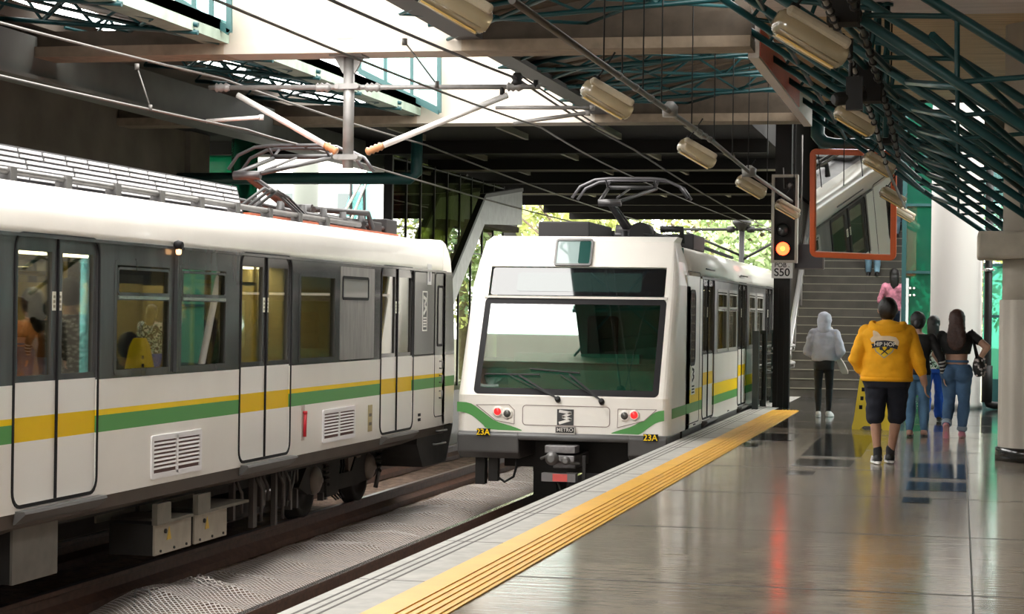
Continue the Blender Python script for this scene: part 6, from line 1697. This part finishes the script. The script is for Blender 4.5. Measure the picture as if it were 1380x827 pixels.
b = MB(); b.ell(B.w(c + V((0, .055, -.05))), (.055, .05, .045), 12, 8); b.tube([B.w(c + V((.045, .06, -.04))), B.w(c + V((.085, -.01, -.005)))], .004, 5); b.build('face_mask', mat('mask_white', (.75, .75, .75), .7), t)
b = MB()
for k in range(9): b.lathe(B.w(B.J['elR'].lerp(B.J['wrR'], .1 + k * .1)), [(.052 - k * .0012, -.012), (.053 - k * .0012, .0), (.050 - k * .0012, .008)], B.wd(B.J['wrR'] - B.J['elR']), 12) if k % 2 else None
b.build('sleeve_print', mat('sleeve_print', (.5, .5, .48), .7), t)
# --- woman in the patterned top and bright blue trousers
def tie_material():
    m = mat('top_patterned', (.5, .6, .5), .7, var=.1)
    nt = m.node_tree; bs = nt.nodes['Principled BSDF']; tc = nt.nodes.new('ShaderNodeTexCoord'); n = nt.nodes.new('ShaderNodeTexNoise'); n.inputs['Scale'].default_value = 9; n.inputs['Distortion'].default_value = 2.5; n.inputs['Detail'].default_value = 1
    r = nt.nodes.new('ShaderNodeValToRGB'); r.color_ramp.interpolation = 'CONSTANT'
    r.color_ramp.elements[0].color = (.012, .014, .014, 1); r.color_ramp.elements[1].position = .48; r.color_ramp.elements[1].color = (.40, .62, .46, 1)
    e = r.color_ramp.elements.new(.56); e.color = (.75, .76, .74, 1)
    nt.links.new(tc.outputs['Object'], n.inputs['Vector']); nt.links.new(n.outputs['Fac'], r.inputs['Fac']); nt.links.new(r.outputs['Color'], bs.inputs['Base Color'])
    return m
simple((-.37, 30.2, 0), math.radians(-3), 1.56, 'dark haired woman in a black and mint patterned top and bright blue trousers', tie_material(), mat('trousers_royal', (.012, .085, .48), .75, var=.2, bump=.1, bscale=60), mat('shoe_brown', (.035, .022, .022), .6), M_hairb, 1.02, (-.22, .16), lift='L', topname='top', botname='trousers', flare=.075, longhair=.06, sleeve=.45)
# --- three people on the stairs
def onstair(px, pyfeet):
    best = None
    for i in range(NST):
        y = SY + .3 * i + .16; z = SR * (i + 1)
        P_ = atY(px, pyfeet, y); e = abs(P_.z - z)
        if best is None or e < best[0]: best = (e, P_.x, y, z)
    return best[1:]
simple(tuple(V(onstair(1204, 476))), math.radians(3), 1.62, 'person with black hair and pink white top on the stairs behind the man in yellow', mat('top_pink', (.70, .22, .30), .7, var=.7, scale=9), denim('denim_dark', (.03, .05, .1)), M_shoeb, M_hairb, 1.0, (.0, .25), topname='top', longhair=.10, arms=dict(elL=(-.28, .02, 1.0), wrL=(-.2, .2, .95)))
B, t, _ = simple(tuple(V(onstair(1176, 371))), math.radians(4), 1.68, 'person in light blue jeans and black boots on the stairs below the mirror', mat('jacket_dark', (.02, .02, .025), .7), denim('denim_light', (.20, .34, .44)), mat('boot_black', (.012, .012, .012), .6), M_hairb, 1.0, (.12, -.14), flare=.062)
simple(tuple(V(onstair(1214, 318))), math.radians(0), 1.68, 'person in blue jeans high on the stairs, between the mirror and the green glass', mat('jacket_dark', (.02, .02, .025), .7), denim('denim_light', (.20, .34, .44)), M_shoeb, M_hairb, 1.0, (.0, .1))
# --- person in red on the left walkway behind the glass
q = atY(527, 262, 42.5)
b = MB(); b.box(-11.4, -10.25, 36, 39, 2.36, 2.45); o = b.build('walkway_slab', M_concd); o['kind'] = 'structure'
q = atY(527, 230, 37.2)
B, t, _ = simple((q.x + .16, 37.2, 2.45), math.radians(188), 1.66, 'person in a dark red shirt and teal face mask behind the dark glass wall', mat('shirt_red', (.22, .015, .035), .7), mat('trousers_dark', (.02, .02, .025), .7), M_shoeb, M_hairb, 1.0)
b = MB(); c = B.J['head']; b.ell(B.w(c + V((0, .055, -.045))), (.06, .05, .05), 12, 8); b.build('face_mask', mat('mask_teal', (.10, .45, .45), .7), t)

# --- passengers in the left train
def pattern_shirt():
    m = mat('shirt_spotted', (.3, .3, .33), .7); nt = m.node_tree; bs = nt.nodes['Principled BSDF']; tc = nt.nodes.new('ShaderNodeTexCoord'); n = nt.nodes.new('ShaderNodeTexVoronoi'); n.inputs['Scale'].default_value = 28
    r = nt.nodes.new('ShaderNodeValToRGB'); r.color_ramp.elements[0].color = (.55, .55, .6, 1); r.color_ramp.elements[1].color = (.03, .03, .05, 1); r.color_ramp.elements[0].position = .2; r.color_ramp.elements[1].position = .5
    nt.links.new(tc.outputs['Object'], n.inputs['Vector']); nt.links.new(n.outputs['Distance'], r.inputs['Fac']); nt.links.new(r.outputs['Color'], bs.inputs['Base Color']); return m
def passenger(px, py_head, X, z0, h, rz, lab, top, hairm=M_hairb, skin=M_skin, **k):
    q = atX(px, py_head, X)
    return simple((X, q.y, z0), rz, h, lab, top, mat('trousers_dark', (.02, .02, .025), .7), M_shoeb, hairm, skin=skin, vox=.014, **k)
passenger(97, 415, -7.15, .06, 1.70, math.radians(-8), 'bearded passenger inside the train door with a hand at his chin and spotted shirt', pattern_shirt(), topname='shirt', arms=dict(elR=(.26, .22, 1.02), wrR=(.06, .22, 1.36), hdR=(-.3, -.1, 1), elL=(-.26, .12, 1.03), wrL=(-.05, .26, 1.02), hdL=(1, .2, 0)), sleeve=.3)
passenger(44, 420, -7.9, .06, 1.62, math.radians(60), 'passenger in an orange brown top deep inside the left train doorway', mat('top_ochre', (.42, .16, .05), .7), longhair=.12)
passenger(262, 372, -7.6, .06, 1.66, math.radians(30), 'dark clothed passenger standing behind the second window of the left train', mat('jacket_brown', (.10, .05, .03), .7), longhair=.1)
def seated(px, py, X, lab, top, rz):
    q = atX(px, py, X); h = 1.6; z0 = .06
    B = Body((X, q.y, z0 - .36), rz, h, .98, 1.0); B.thigh, B.calf = 1.1, 1.05
    B.set(knL=(-.11, .40, .83), anL=(-.11, .44, .44), knR=(.11, .40, .83), anR=(.11, .44, .44), elL=(-.26, .05, 1.02), wrL=(-.15, .28, .95), elR=(.26, .05, 1.02), wrR=(.15, .28, .95), hdL=(.3, 1, -.1), hdR=(-.3, 1, -.1), hipL=(-.08, 0, .84), hipR=(.08, 0, .84))
    t = thing('person', lab, 'person', (X, q.y, z0)); bodymesh(B, t, M_skin, .014)
    b = MB(); B.tor(b, B.torso_secs(.022, .50, .825))
    for q_ in 'LR': B.arm(b, q_, .014, True, .9)
    remesh(b, 'shirt', top, t, .014, .006)
    b = MB(); B.tor(b, B.torso_secs(.01, .46, .58))
    for q_ in 'LR': B.leg(b, q_, .012, 1.15, 1.15, z=.9)
    remesh(b, 'trousers', mat('trousers_dark', (.02, .02, .025), .7), t, .014, .006)
    b = MB(); B.hair_cap(b, .016, -.03); remesh(b, 'hair', M_hairb, t, .012, .004, 25)
    for q_ in 'LR': B.shoe(t, q_, M_shoeb, M_sole, .012)
    b = MB(); 
seated(176, 452, -7.05, 'seated passenger with dark hair behind the first window of the left train', mat('shirt_slate', (.05, .055, .07), .7), math.radians(-30))
seated(428, 470, -7.3, 'seated passenger with black hair behind the window beside the middle doors', mat('shirt_black', (.02, .02, .02), .7), math.radians(10))
